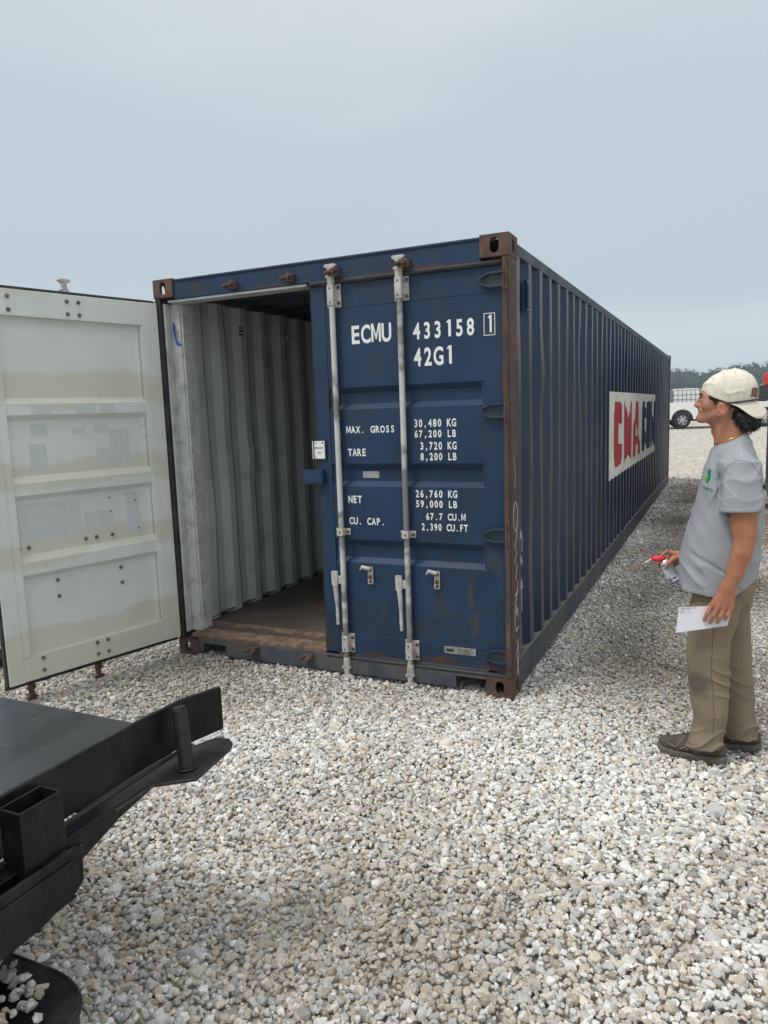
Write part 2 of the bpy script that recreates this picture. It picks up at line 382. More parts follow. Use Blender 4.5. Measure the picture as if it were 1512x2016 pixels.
def scatter(name, X, Y, Z, S, protos, r, tan, dark, parent=None, lift=0, **kw):
    n = len(X); A = r.normal(size=(n, 4)); A /= np.linalg.norm(A, axis=1)[:, None]; a, b, c, d = A.T
    Rm = np.stack([1-2*(c*c+d*d), 2*(b*c-a*d), 2*(b*d+a*c), 2*(b*c+a*d), 1-2*(b*b+d*d), 2*(c*d-a*b), 2*(b*d-a*c), 2*(c*d+a*b), 1-2*(b*b+c*c)], 1).reshape(n, 3, 3)
    sc3 = S[:, None]*np.stack([.85+.5*r.rand(n), .75+.35*r.rand(n), .55+.35*r.rand(n)], 1)
    w = np.stack([.34*(1-tan), .24+0*tan, .10+.30*tan, .13*(1-.8*tan), .05+0*tan, .08+.12*tan, .03+.14*tan], 1); w /= w.sum(1)[:, None]
    pick = (w.cumsum(1) < r.rand(n)[:, None]).sum(1).clip(0, 6)
    col = PAL[pick]*(.88+.24*r.rand(n))[:, None]*dark[:, None]*np.array([1.0, 1.0, 1.0]); pid = r.randint(0, len(protos), n)
    Vs, Fs, Cs = [], [], []; off = 0
    for k, (PV, PF) in enumerate(protos):
        I = np.where(pid == k)[0]
        if not len(I): continue
        L = PV[None]*sc3[I][:, None, :]; Wv = np.einsum('nij,nvj->nvi', Rm[I], L)
        Wv[:, :, 2] *= .8
        Wv += np.stack([X[I], Y[I], Z[I]], 1)[:, None, :]
        nv = len(PV); Vs.append(Wv.reshape(-1, 3)); Fs.append((PF[None]+(np.arange(len(I))*nv)[:, None, None]+off).reshape(-1, 3)); off += nv*len(I)
        Cs.append(np.repeat(col[I], nv, 0))
    return fast_mesh(name, np.concatenate(Vs), np.concatenate(Fs), M_stone, parent=parent, smooth=False, colors=np.concatenate(Cs), **kw)
def gravel():
    r = np.random.RandomState(11); cx, cy = CAM[:2]; XS, YS, SS, ZS, LV = [], [], [], [], []
    for r0, r1, s, lod in ((.9, 4.2, .0185, 0), (4.2, 6.8, .0210, 1), (6.8, 10.5, .026, 1), (10.5, 17, .035, 1)):
        g = np.arange(-r1, r1, s); X, Y = np.meshgrid(g, g); X = X.ravel(); Y = Y.ravel()
        ex = r.rand(len(X)) < .30
        X = np.concatenate([X, X[ex]]); Y = np.concatenate([Y, Y[ex]]); up = np.concatenate([np.zeros(len(ex)), np.ones(ex.sum())])
        X = X+r.uniform(-.55, .55, len(X))*s; Y = Y+r.uniform(-.55, .55, len(X))*s
        R = np.hypot(X, Y); az = np.arctan2(X, Y)-YAW; az = (az+np.pi) % (2*np.pi)-np.pi
        k = (R >= r0) & (R < r1) & (np.abs(az) < np.where(R < 3, 1.0, .66)); X, Y, up = X[k]+cx, Y[k]+cy, up[k]
        k = ~((X > .12) & (X < 2.32) & (Y > .38)) & ~((X < 0) & (Y > 3.5)) & ~((X < 1.5) & (Y < -2.8)) & ~((X > 4.2) & (Y > 5.3) & (Y < 11.3))
        X, Y, up = X[k], Y[k], up[k]
        q = np.exp(r.normal(0, .26, len(X))); q = np.where(r.rand(len(X)) < .012, q*1.7, q); S = s*.60*q
        strip = np.clip((X-2.5)/.3, 0, 1)*np.clip((Y+.6)/1.5, 0, 1); S *= 1-.15*strip
        XS.append(X); YS.append(Y); SS.append(S); ZS.append(und(X, Y)+gz(X, Y)-.012+up*s*.42+r.uniform(-.25, .25, len(X))*s); LV.append(np.full(len(X), lod))
    X, Y, S, Z, LVv = map(np.concatenate, (XS, YS, SS, ZS, LV))
    n1 = np.sin(1.7*X+2.1*Y+1)+np.sin(-1.1*X+2.9*Y+3)+.8*np.sin(4.1*X+1.3*Y)+.6*np.sin(5.7*Y-3.3*X+2)
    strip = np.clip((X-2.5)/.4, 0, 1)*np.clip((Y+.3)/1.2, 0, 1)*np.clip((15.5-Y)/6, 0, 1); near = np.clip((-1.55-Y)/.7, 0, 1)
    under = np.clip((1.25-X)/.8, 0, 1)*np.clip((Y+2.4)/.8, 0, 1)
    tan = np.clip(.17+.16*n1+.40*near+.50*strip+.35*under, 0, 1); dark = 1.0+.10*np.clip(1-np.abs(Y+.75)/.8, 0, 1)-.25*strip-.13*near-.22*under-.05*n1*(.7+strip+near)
    P0, P1 = prototypes(16, 26, 3), prototypes(12, 13, 5)
    for lod, P, nm in ((0, P0, 'gravel'), (1, P1, 'gravel')):
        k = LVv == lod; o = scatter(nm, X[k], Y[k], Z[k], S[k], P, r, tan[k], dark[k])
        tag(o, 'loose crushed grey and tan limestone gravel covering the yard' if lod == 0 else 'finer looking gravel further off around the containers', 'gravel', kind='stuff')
    return P0
P0 = gravel()

# ------------------------------------------------------------------ container
def logo_hole(c): return c
BLUE = (.013, .038, .088)
def blue_wear(t, v, c):
    ox, oz = 1.219, 0.0
    c = spots(t, v, c, [(x-ox, 0, z, r, st, a) for x, z, r, st, a in ((2.18, .58, .022, 4.0, .8), (2.20, .40, .035, 2.8, .8), (1.62, .45, .05, 2, .35), (2.33, .80, .06, 1.5, .5), (2.0, .47, .10, .9, .35), (1.85, .35, .12, .5, .3))], (.060, .055, .042), 22)
    c = spots(t, v, c, [(x-ox, 0, z, r, st, a) for x, z, r, st, a in ((2.30, .155, .10, .32, .9), (1.98, .172, .14, .22, .9), (1.55, .160, .12, .16, .8), (1.22, .20, .03, 1.2, .8), (2.19, .70, .012, 3, .9), (2.34, 1.62, .03, 1, .6), (.9, 2.46, .22, .09, .6), (.35, 2.50, .1, .5, .35), (1.9, 2.46, .3, .06, .7))], (.085, .038, .022), 26)
    h = _rng(t, _noise(t, _map(t, v, scale=(1, 1, .25)), 120, 3, .8), .70, .76); lo = t.nodes.new('ShaderNodeSeparateXYZ'); t.links.new(v, lo.inputs[0])
    c = _mixc(t, _math(t, 'MULTIPLY', h, _rng(t, lo.outputs['Z'], .2, 1.1, .35, .05)), c, (.10, .12, .14))
    g = _math(t, 'MULTIPLY', _rng(t, lo.outputs['Z'], .15, .9, .55, 0), _rng(t, _noise(t, v, 7, 6, .7), .35, .7)); return _mixc(t, g, c, (.020, .026, .034))
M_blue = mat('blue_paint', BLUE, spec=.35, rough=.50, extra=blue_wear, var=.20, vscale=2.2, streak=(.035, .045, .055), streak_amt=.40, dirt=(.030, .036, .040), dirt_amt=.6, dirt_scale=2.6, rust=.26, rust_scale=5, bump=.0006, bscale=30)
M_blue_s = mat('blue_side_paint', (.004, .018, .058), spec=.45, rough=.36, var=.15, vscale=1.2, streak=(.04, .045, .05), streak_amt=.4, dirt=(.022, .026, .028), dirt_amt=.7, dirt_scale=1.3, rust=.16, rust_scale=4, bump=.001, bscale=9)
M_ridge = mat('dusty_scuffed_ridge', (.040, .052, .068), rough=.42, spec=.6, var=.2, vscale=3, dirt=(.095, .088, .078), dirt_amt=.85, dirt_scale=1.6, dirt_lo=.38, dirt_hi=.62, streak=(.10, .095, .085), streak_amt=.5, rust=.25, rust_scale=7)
M_dust = mat('dust_on_ledge', (.17, .155, .13), rough=.95, var=.3, vscale=9)
M_worn = mat('worn_blue_rail', (.030, .048, .075), rough=.6, var=.2, vscale=4, dirt=(.11, .10, .085), dirt_amt=.8, dirt_scale=3.5, dirt_lo=.38, dirt_hi=.62, rust=.55, rust_scale=4, bump=.0015, bscale=40)
M_rust = mat('rusted_post', (.085, .052, .040), rough=.85, var=.3, vscale=7, streak=(.22, .19, .13), streak_amt=.5, dirt=(.032, .028, .034), dirt_amt=.85, dirt_scale=6, rust=.6, rust_scale=8, rust_col=(.15, .06, .025), bump=.002, bscale=70)
M_cast = mat('rusted_casting', (.090, .050, .040), rough=.85, var=.3, vscale=12, dirt=(.16, .11, .075), dirt_amt=.6, dirt_scale=12, rust=.45, rust_scale=20, bump=.002, bscale=90)
M_dark = mat('black_rubber', (.018, .018, .020), rough=.65, var=.3, vscale=10, dirt=(.10, .09, .075), dirt_amt=.5, dirt_scale=5, bump=.0008, bscale=60)
M_hole = mat('dark_cavity', (.02, .02, .03), rough=.9)
M_bar = mat('galvanised_white_bar', (.55, .54, .52), rough=.5, var=.12, vscale=9, dirt=(.16, .155, .14), dirt_amt=.9, dirt_scale=2.5, dirt_lo=.46, dirt_hi=.56, rust=.2, rust_scale=22, bump=.0006, bscale=80)
M_fitg = mat('galvanised_fitting', (.50, .48, .45), rough=.5, var=.18, vscale=30, dirt=(.20, .15, .12), dirt_amt=.8, dirt_scale=18, rust=.42, rust_scale=30, rust_col=(.17, .07, .04), bump=.001, bscale=100)
M_bolt = mat('dark_bolt', (.21, .19, .175), rough=.5, metal=.5, var=.4, vscale=40)
M_letter = mat('white_lettering', (.80, .80, .78), rough=.55, var=.06, vscale=20)
def inner_extra(t, v, c):
    sp = t.nodes.new('ShaderNodeSeparateXYZ'); t.links.new(v, sp.inputs[0])
    z = _math(t, 'ADD', sp.outputs['Z'], _math(t, 'MULTIPLY', _math(t, 'SUBTRACT', _noise(t, v, 1.5, 7, .62, .5), .5), .26))
    tot = None
    for a, b in ((.10, .42), (.84, .97), (1.28, 1.44), (1.78, 1.97), (2.42, 2.6)):
        q = _math(t, 'MULTIPLY', _rng(t, z, a-.02, a+.02), _rng(t, z, b-.01, b+.022, 1, 0)); tot = q if tot is None else _math(t, 'ADD', tot, q)
    c = _mixc(t, _math(t, 'MULTIPLY', tot, .62), c, (.60, .585, .455))
    return _mixc(t, _math(t, 'MULTIPLY', _rng(t, _noise(t, _map(t, v, scale=(1, 1, .35)), 34, 9, .8), .60, .70), .5), c, (.20, .18, .15))
M_inner = mat('pale_door_lining', (.70, .735, .70), rough=.5, var=.05, vscale=3, extra=inner_extra, bump=.0006, bscale=12, rust=.10, rust_scale=5, rust_col=(.30, .17, .07))
M_in_wall = mat('pale_inner_wall', (.52, .555, .54), rough=.6, var=.07, vscale=3, dirt=(.24, .24, .22), dirt_amt=.45, dirt_scale=4, streak=(.32, .32, .29), streak_amt=.25, rust=.14, rust_scale=9, bump=.003, bscale=6)
M_jamb = mat('scuffed_white_jamb', (.50, .51, .49), rough=.6, var=.12, vscale=10, dirt=(.22, .21, .18), dirt_amt=.7, dirt_scale=14, rust=.34, rust_scale=16, bump=.0015, bscale=60)
def plank_extra(t, v, c):
    sp = t.nodes.new('ShaderNodeSeparateXYZ'); t.links.new(v, sp.inputs[0])
    f = _math(t, 'FRACT', _math(t, 'MULTIPLY', sp.outputs['X'], 3.6)); g = _rng(t, f, .0, .03, 1, 0)
    return _mixc(t, _math(t, 'MULTIPLY', g, .7), c, (.02, .016, .012))
M_floor = mat('worn_plywood', (.080, .062, .048), rough=.75, var=.25, vscale=3, streak=None, dirt=(.13, .11, .09), dirt_amt=.6, dirt_scale=4, extra=plank_extra, bump=.001, bscale=30)
M_sill = mat('splintered_sill', (.20, .13, .09), rough=.85, var=.4, vscale=14, dirt=(.05, .03, .022), dirt_amt=.8, dirt_scale=12, bump=.003, bscale=50)
M_logo_w = mat('white_logo_panel', (.74, .72, .66), rough=.6, var=.07, vscale=3, dirt=(.50, .42, .30), dirt_amt=.6, dirt_scale=2.8, streak=(.42, .38, .31), streak_amt=.4, rust=.30, rust_scale=4, rust_col=(.30, .15, .06))
M_logo_r = mat('red_logo_paint', (.42, .045, .055), rough=.6, var=.14, vscale=5, rust=.08)
M_logo_b = mat('navy_logo_paint', (.018, .030, .085), rough=.6, var=.12, vscale=5)
M_chalk = mat('chalk_line', (.55, .53, .50), rough=.95, var=.3, vscale=120)

CL, CW, CH = 12.192, 2.438, 2.591
CT = empty('shipping_container', (1.219, 6.1, 0), 'long blue shipping container with its left door swung open and a rusted right corner post', 'shipping container')
PER = .278
def cor_pts(y0, y1, xo, xi):
    """(y, x) corrugation outline between y0 and y1: outer flat, slope, inner flat, slope"""
    P = []; y = y0
    seq = ((.072, xo, xo), (.068, xo, xi), (.070, xi, xi), (.068, xi, xo))
    while y < y1-1e-6:
        for L, a, b in seq:
            if y >= y1: break
            L2 = min(L, y1-y); P.append((y, a)); y += L2
            if L2 < L: P.append((y, a+(b-a)*L2/L)); return P
    P.append((y1, xo)); return P
def wall_x(y, y0, xo, xi):
    t = (y-y0) % PER
    if t < .072: return xo
    if t < .140: return xo+(xi-xo)*(t-.072)/.068
    if t < .210: return xi
    return xi+(xo-xi)*(t-.210)/.068
def side_wall(parent, xo, xi, th, y0, y1, z0, z1, m_out, m_in, dents=0, seed=1, name='side_wall'):
    P = cor_pts(y0, y1, xo, xi); P2 = []
    for (a, xa), (b, xb) in zip(P, P[1:]):
        P2.append((a, xa))
    P2.append(P[-1]); nzr = 30; zs = np.linspace(z0, z1, nzr); V = []; r = np.random.RandomState(seed)
    dn = [(r.uniform(y0, y0+8), r.uniform(z0, z1), r.uniform(.08, .25), r.uniform(.1, .4), r.uniform(-.014, .014)) for _ in range(dents)]
    s = 1 if xo > xi else -1
    for z in zs:
        for (y, x) in P2:
            d = sum(a*math.exp(-((y-yy)/wy)**2-((z-zz)/wz)**2) for yy, zz, wy, wz, a in dn)
            d += .0025*math.sin(z*5+y*9)*math.sin(z*2.3+y*1.7)
            V.append((x+d, y+d*.6, z))
    m = len(P2); F = [(j*m+i, j*m+i+1, (j+1)*m+i+1, (j+1)*m+i) for j in range(nzr-1) for i in range(m-1)]
    V2 = [(x-s*th, y, z) for x, y, z in V]; k = len(V); F2 = [tuple(i+k for i in f)[::-1] for f in F]
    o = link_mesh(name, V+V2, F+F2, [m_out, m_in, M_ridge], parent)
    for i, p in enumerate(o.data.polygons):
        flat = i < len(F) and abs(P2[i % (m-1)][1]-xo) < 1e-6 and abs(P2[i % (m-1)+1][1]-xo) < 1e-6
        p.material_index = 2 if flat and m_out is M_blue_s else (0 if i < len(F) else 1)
    return o
def fitting(parent, x, y, z, sx_, sy_, m=None, label=None):
    """corner casting with its oval openings; x,y,z = outer corner, sx_/sy_ point inward"""
    X1, Y1, Z1 = x+sx_*.162, y+sy_*.178, z+(.118 if z < 1 else -.118)
    a = lambda p, q: (min(p, q), max(p, q)); b = MB(); t = .022
    (x0, x1), (y0, y1), (z0, z1) = a(x, X1), a(y, Y1), a(z, Z1)
    def plate(cu, cv, hu, hv, ru, rv, P):
        n = 24; k = b and len(b.V)
        def outer(t_):
            c, s_ = math.cos(t_), math.sin(t_); q = 1/max(abs(c), abs(s_)); return (cu+hu*c*q, cv+hv*s_*q)
        def inner(t_):
            c, s_ = math.cos(t_), math.sin(t_); return (cu+ru*math.copysign(abs(c)**.75, c), cv+rv*math.copysign(abs(s_)**.75, s_))
        V = []; 
        for i in range(n):
            t_ = 2*math.pi*(i+.5)/n if False else 2*math.pi*i/n+math.pi/4
            o_, i_ = outer(t_), inner(t_); V += [P(*o_, 0), P(*i_, 0), P(*o_, t), P(*i_, t)]
        F = []
        for i in range(n):
            p, q = i*4, ((i+1) % n)*4; F += [(p, q, q+1, p+1), (p+2, p+3, q+3, q+2), (p+1, q+1, q+3, p+3)]
        b.add(V, F)
    cx_, cy_, cz_ = (x0+x1)/2, (y0+y1)/2, (z0+z1)/2
    fy = y; dy = sy_
    plate(cx_, cz_, (x1-x0)/2, (z1-z0)/2, .0265, .040, lambda u, v, w: (u, fy+dy*w, v))
    fx = x; dx = sx_
    plate(cy_, cz_, (y1-y0)/2, (z1-z0)/2, .0265, .038, lambda u, v, w: (fx+dx*w, u, v))
    zo, dz = (z0, 1) if z < 1 else (z1, -1)
    plate(cx_, cy_, (x1-x0)/2, (y1-y0)/2, .030, .060, lambda u, v, w: (u, v, zo+dz*w))
    b.box(*a(X1, X1-sx_*.012), y0+.002, y1-.002, z0+.002, z1-.002); b.box(x0+.002, x1-.002, *a(Y1, Y1-sy_*.012), z0+.002, z1-.002)
    zi = (z1-.012, z1) if z < 1 else (z0, z0+.012); b.box(x0+.002, x1-.002, y0+.002, y1-.002, *zi)
    return b.obj('corner_fitting', m or M_cast, parent, smooth=30)
for x, s in ((0, 1), (CW, -1)):
    for y, q in ((0, 1), (CL, -1)):
        for z in (0, CH): fitting(CT, x, y, z, s, q)
# corner posts
p = MB(); p.box(CW-.042, CW-.002, .004, .16, .118, CH-.118); p.box(CW-.10, CW-.042, .05, .14, .118, CH-.118)
p.obj('corner_post', M_rust, CT, bevel=.004)
for z in (2.355, 1.655, .955, .245): p = MB(); p.box(CW-.036, CW-.010, .0005, .006, z-.055, z+.055); p.cyl((CW-.030, -.001, z-.06), (CW-.030, -.001, z+.06), .007, seg=8); p.obj('hinge_recess', M_cast, CT, bevel=.002)
p = MB(); p.box(.002, .045, .006, .16, .118, CH-.118); p.obj('corner_post', M_dark, CT, bevel=.004)
p = MB(); p.box(.045, .135, .085, .17, .16, CH-.15); p.box(.045, .062, .03, .085, .16, CH-.15); p.box(.135, .15, .095, .20, .165, CH-.155); p.obj('door_jamb', M_jamb, CT, bevel=.006)
for x0, x1 in ((.002, .10), (CW-.10, CW-.002)):
    p = MB(); p.box(x0, x1, CL-.12, CL-.004, .118, CH-.118); p.obj('corner_post', M_worn, CT, bevel=.004)
# header, sill, rails
h = MB(); h.box(.162, CW-.162, .012, .10, CH-.135, CH-.006); h.box(.162, CW-.162, .004, .03, CH-.022, CH-.008); h.obj('header', M_blue, CT, bevel=.003)
h = MB(); h.box(.10, 1.175, .02, .14, CH-.152, CH-.137); h.obj('header_lip', M_jamb, CT, bevel=.002)
h = MB(); h.box(1.18, CW-.045, .035, .14, CH-.152, CH-.137); h.box(CW-.046, CW-.0425, .02, .05, .125, CH-.12); h.box(CW-.013, CW-.006, .0012, .0045, .13, CH-.13); h.obj('seal_and_gap_strips', M_dark, CT)  # dark strip over the door; black strips by the post imitate shaded gaps
h = MB()
h.box(.162, .20, .012, .12, .03, .135); h.box(.20, .40, .012, .12, .095, .135); h.box(.40, 2.085, .012, .12, .022, .135); h.box(2.085, CW-.162, .012, .12, .095, .135)
h.obj('sill', M_worn, CT, bevel=.003)
h = MB(); n = 30; xs = np.linspace(.10, 1.20, n); rr = random.Random(4)
V = []
for i, x in enumerate(xs):
    e = rr.uniform(-.008, .006); V += [(x, .02+e*.5, .137), (x, .02+e, .158+e*.4), (x, .085+e, .164+e*.4), (x, .30, .170)]
h.add(V, [(4*i+k, 4*i+4+k, 4*i+5+k, 4*i+1+k) for i in range(n-1) for k in range(3)]); h.obj('threshold', M_sill, CT, fix=False)
h = MB(); h.box(1.20, CW-.10, .03, .12, .137, .150); h.obj('threshold', M_worn, CT)
for x0, x1 in ((.01, .065), (CW-.065, CW-.01)):
    r_ = MB(); r_.box(x0, x1, .178, CL-.178, CH-.085, CH-.022); r_.obj('top_rail', M_worn, CT, bevel=.004)
for x0, x1, xa, xb in ((.004, .016, .004, .05), (CW-.016, CW-.004, CW-.05, CW-.004)):
    r_ = MB(); r_.box(x0, x1, .178, CL-.178, .032, .185); r_.box(xa, xb, .178, CL-.178, .020, .032); r_.box(xa, xb, .178, CL-.178, .185, .193); r_.obj('bottom_rail', [M_worn, M_dust], CT, bevel=.003, classify=lambda c, n: int(n[2] > .7 and c[2] > .15))
SW_Y0 = .20
f_ = MB(); f_.box(CW-.055, CW-.010, .165, .20, .193, CH-.085); f_.obj('post_flange', M_blue_s, CT, bevel=.003)
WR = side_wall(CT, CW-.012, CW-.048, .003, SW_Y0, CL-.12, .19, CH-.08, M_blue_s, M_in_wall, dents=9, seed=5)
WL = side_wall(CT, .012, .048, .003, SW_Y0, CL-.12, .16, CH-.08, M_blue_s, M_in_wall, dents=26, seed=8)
# roof: shallow crosswise corrugation
V = []; P = cor_pts(.10, CL-.02, CH-.012, CH-.032)
for x in (.03, CW-.03):
    for y, z in P: V.append((x, y, z))
m_ = len(P); F = [(i, i+1, m_+i+1, m_+i) for i in range(m_-1)]; V += [(x, y, z-.003) for x, y, z in V]; F += [tuple(i+2*m_ for i in f)[::-1] for f in F]
link_mesh('roof', V, F, [M_worn, M_in_wall], CT, classify=lambda c, n: 0 if False else 0)
ro = CT.children[-1]
for i, p_ in enumerate(ro.data.polygons): p_.material_index = 0 if i < m_-1 else 1
b = MB(); b.box(.05, CW-.05, .14, CL-.05, .14, .168); b.obj('floor', M_floor, CT)
b = MB(); b.box(.02, CW-.02, CL-.05, CL-.01, .1, CH-.05); b.obj('end_wall', M_in_wall, CT)
b = MB(); [b.box(.10, CW-.10, y, y+.05, .045, .13) for y in np.arange(.6, 11.8, .6)]; b.obj('cross_members', M_worn, CT)
# keeper lugs on header and sill
def lug(x, z, up, y=0.0):
    b = MB(); s = 1 if up else -1
    b.box(x-.032, x+.032, y-.018, y+.012, z-.022, z+.022); b.cyl((x-.028, y-.018, z), (x-.040, y-.055, z-s*.008), .016, .011, 8)
    b.cyl((x+.012, y-.018, z+.004*s), (x+.008, y-.052, z+.004*s), .022, .016, 8); b.prism([(x-.035, z-s*.02), (x+.03, z-s*.028), (x+.035, z+s*.006)], 'xz', y-.03, y-.012)
    b.obj('cam_keeper', M_cast, CT, bevel=.003)
for x in (.649, 1.076, 1.388, 1.836): lug(x, 2.495, True)
for x in (.644, 1.075): lug(x, .098, False)

# vent, lashing rings inside, marks on the side
b = MB(); b.box(CW-.014, CW+.004, .37, .44, 2.22, 2.40); b.box(CW+.004, CW+.010, .38, .43, 2.24, 2.38); b.obj('side_vent', M_blue_s, CT, bevel=.003)
b = MB(); [b.cyl((.055, .885+dx*.028, 2.33+dz*.026), (.062, .885+dx*.028, 2.33+dz*.026), .008, seg=8) for dx in (-.5, .5) for dz in (-1, 0, 1)]; b.obj('inner_vent', M_hole, CT)
for (y, z) in ((1.55, 2.33), (1.72, .215)):
    b = MB(); pts = [(.075+.02*math.sin(a)*.3, y+.028*math.cos(a), z+.032*math.sin(a)) for a in np.linspace(0, 2*math.pi, 18)]; b.tube(pts, .006, 6); b.obj('lashing_ring', M_fitg, CT)
# logo on the corrugations: cut along every fold and laid onto the wall
def conform(name, V2, F2, m, parent, off):
    bm = bmesh.new(); vs = [bm.verts.new((0, y, z)) for y, z in V2]
    for f in F2:
        try: bm.faces.new([vs[i] for i in f])
        except ValueError: pass
    ys = [v[0] for v in V2]; brk = []; y = SW_Y0
    while y < max(ys):
        for L in (0, .072, .140, .210): brk.append(y+L)
        y += PER
    for q in brk:
        if min(ys) < q < max(ys): bmesh.ops.bisect_plane(bm, geom=bm.verts[:]+bm.edges[:]+bm.faces[:], plane_co=(0, q, 0), plane_no=(0, 1, 0))
    for k in np.arange(.9, 1.8, .08): bmesh.ops.bisect_plane(bm, geom=bm.verts[:]+bm.edges[:]+bm.faces[:], plane_co=(0, 0, k), plane_no=(0, 0, 1))
    bv = BVHTree.FromObject(WR, bpy.context.evaluated_depsgraph_get()); org = ORG[WR.name]
    for v in bm.verts:
        y, z = v.co.y, v.co.z; h = bv.ray_cast(Vector((CW+.5-org[0], y-org[1], z-org[2])), Vector((-1, 0, 0)))
        x = h[0].x+org[0] if h[0] else wall_x(y, SW_Y0, CW-.012, CW-.048)
        v.co.x = x+off
    bm.verts.index_update(); V = [tuple(v.co) for v in bm.verts]; F = [[v.index for v in f.verts] for f in bm.faces]; bm.free()
    return link_mesh(name, V, F, m, parent)
bpy.context.view_layer.update()
conform('logo_panel', [(3.80, .885), (9.02, .875), (8.97, 1.796), (3.80, 1.796)], [(0, 1, 2, 3)], M_logo_w, WR, .0035)
def block_letter(ch, y0, y1, z0, z1):
    w, h = y1-y0, z1-z0; t = .27
    P = {'C': [(.25, 0), (.75, 0), (1, .16), (1, .34), (.70, .34), (.70, .22), (.62, .17), (.38, .17), (.30, .24), (.30, .76), (.38, .83), (.62, .83), (.70, .78), (.70, .66), (1, .66), (1, .84), (.75, 1), (.25, 1), (0, .84), (0, .16)],
         'M': [(0, 0), (.24, 0), (.24, .62), (.42, .12), (.58, .12), (.76, .62), (.76, 0), (1, 0), (1, 1), (.74, 1), (.5, .42), (.26, 1), (0, 1)],
         'G': [(.25, 0), (.75, 0), (1, .16), (1, .52), (.54, .52), (.54, .36), (.70, .36), (.70, .22), (.62, .17), (.38, .17), (.30, .24), (.30, .76), (.38, .83), (.62, .83), (.70, .78), (.70, .68), (1, .68), (1, .84), (.75, 1), (.25, 1), (0, .84), (0, .16)]}
    if ch == 'A':
        A = [(0, 0), (.28, 0), (.34, .2), (.66, .2), (.72, 0), (1, 0), (.66, 1), (.34, 1)]
        hole = [(.40, .36), (.60, .36), (.5, .74)]
        V = A+hole; F = [(0, 1, 2, 8, 10, 7), (2, 3, 9, 8), (3, 4, 5, 6, 10, 9), (6, 7, 10)]
    else: V = P[ch]; F = [tuple(range(len(V)))]
    return [(y0+a*w, z0+b_*h) for a, b_ in V], F
for ch, y0, y1, m in (('C', 4.10, 4.80, M_logo_r), ('M', 4.94, 5.74, M_logo_r), ('A', 5.84, 6.66, M_logo_r), ('C', 6.88, 7.44, M_logo_b), ('G', 7.56, 8.12, M_logo_b), ('M', 8.24, 8.96, M_logo_b)):
    V, F = block_letter(ch, y0, y1, .985, 1.69)
    bm = bmesh.new(); vs = [bm.verts.new((a, b_, 0)) for a, b_ in V]; [bm.faces.new([vs[i] for i in f]) for f in F]; bmesh.ops.triangulate(bm, faces=bm.faces)
    bm.verts.index_update(); F = [[v.index for v in f.verts] for f in bm.faces]; bm.free(); conform('logo_letter', V, F, m, WR, .007)

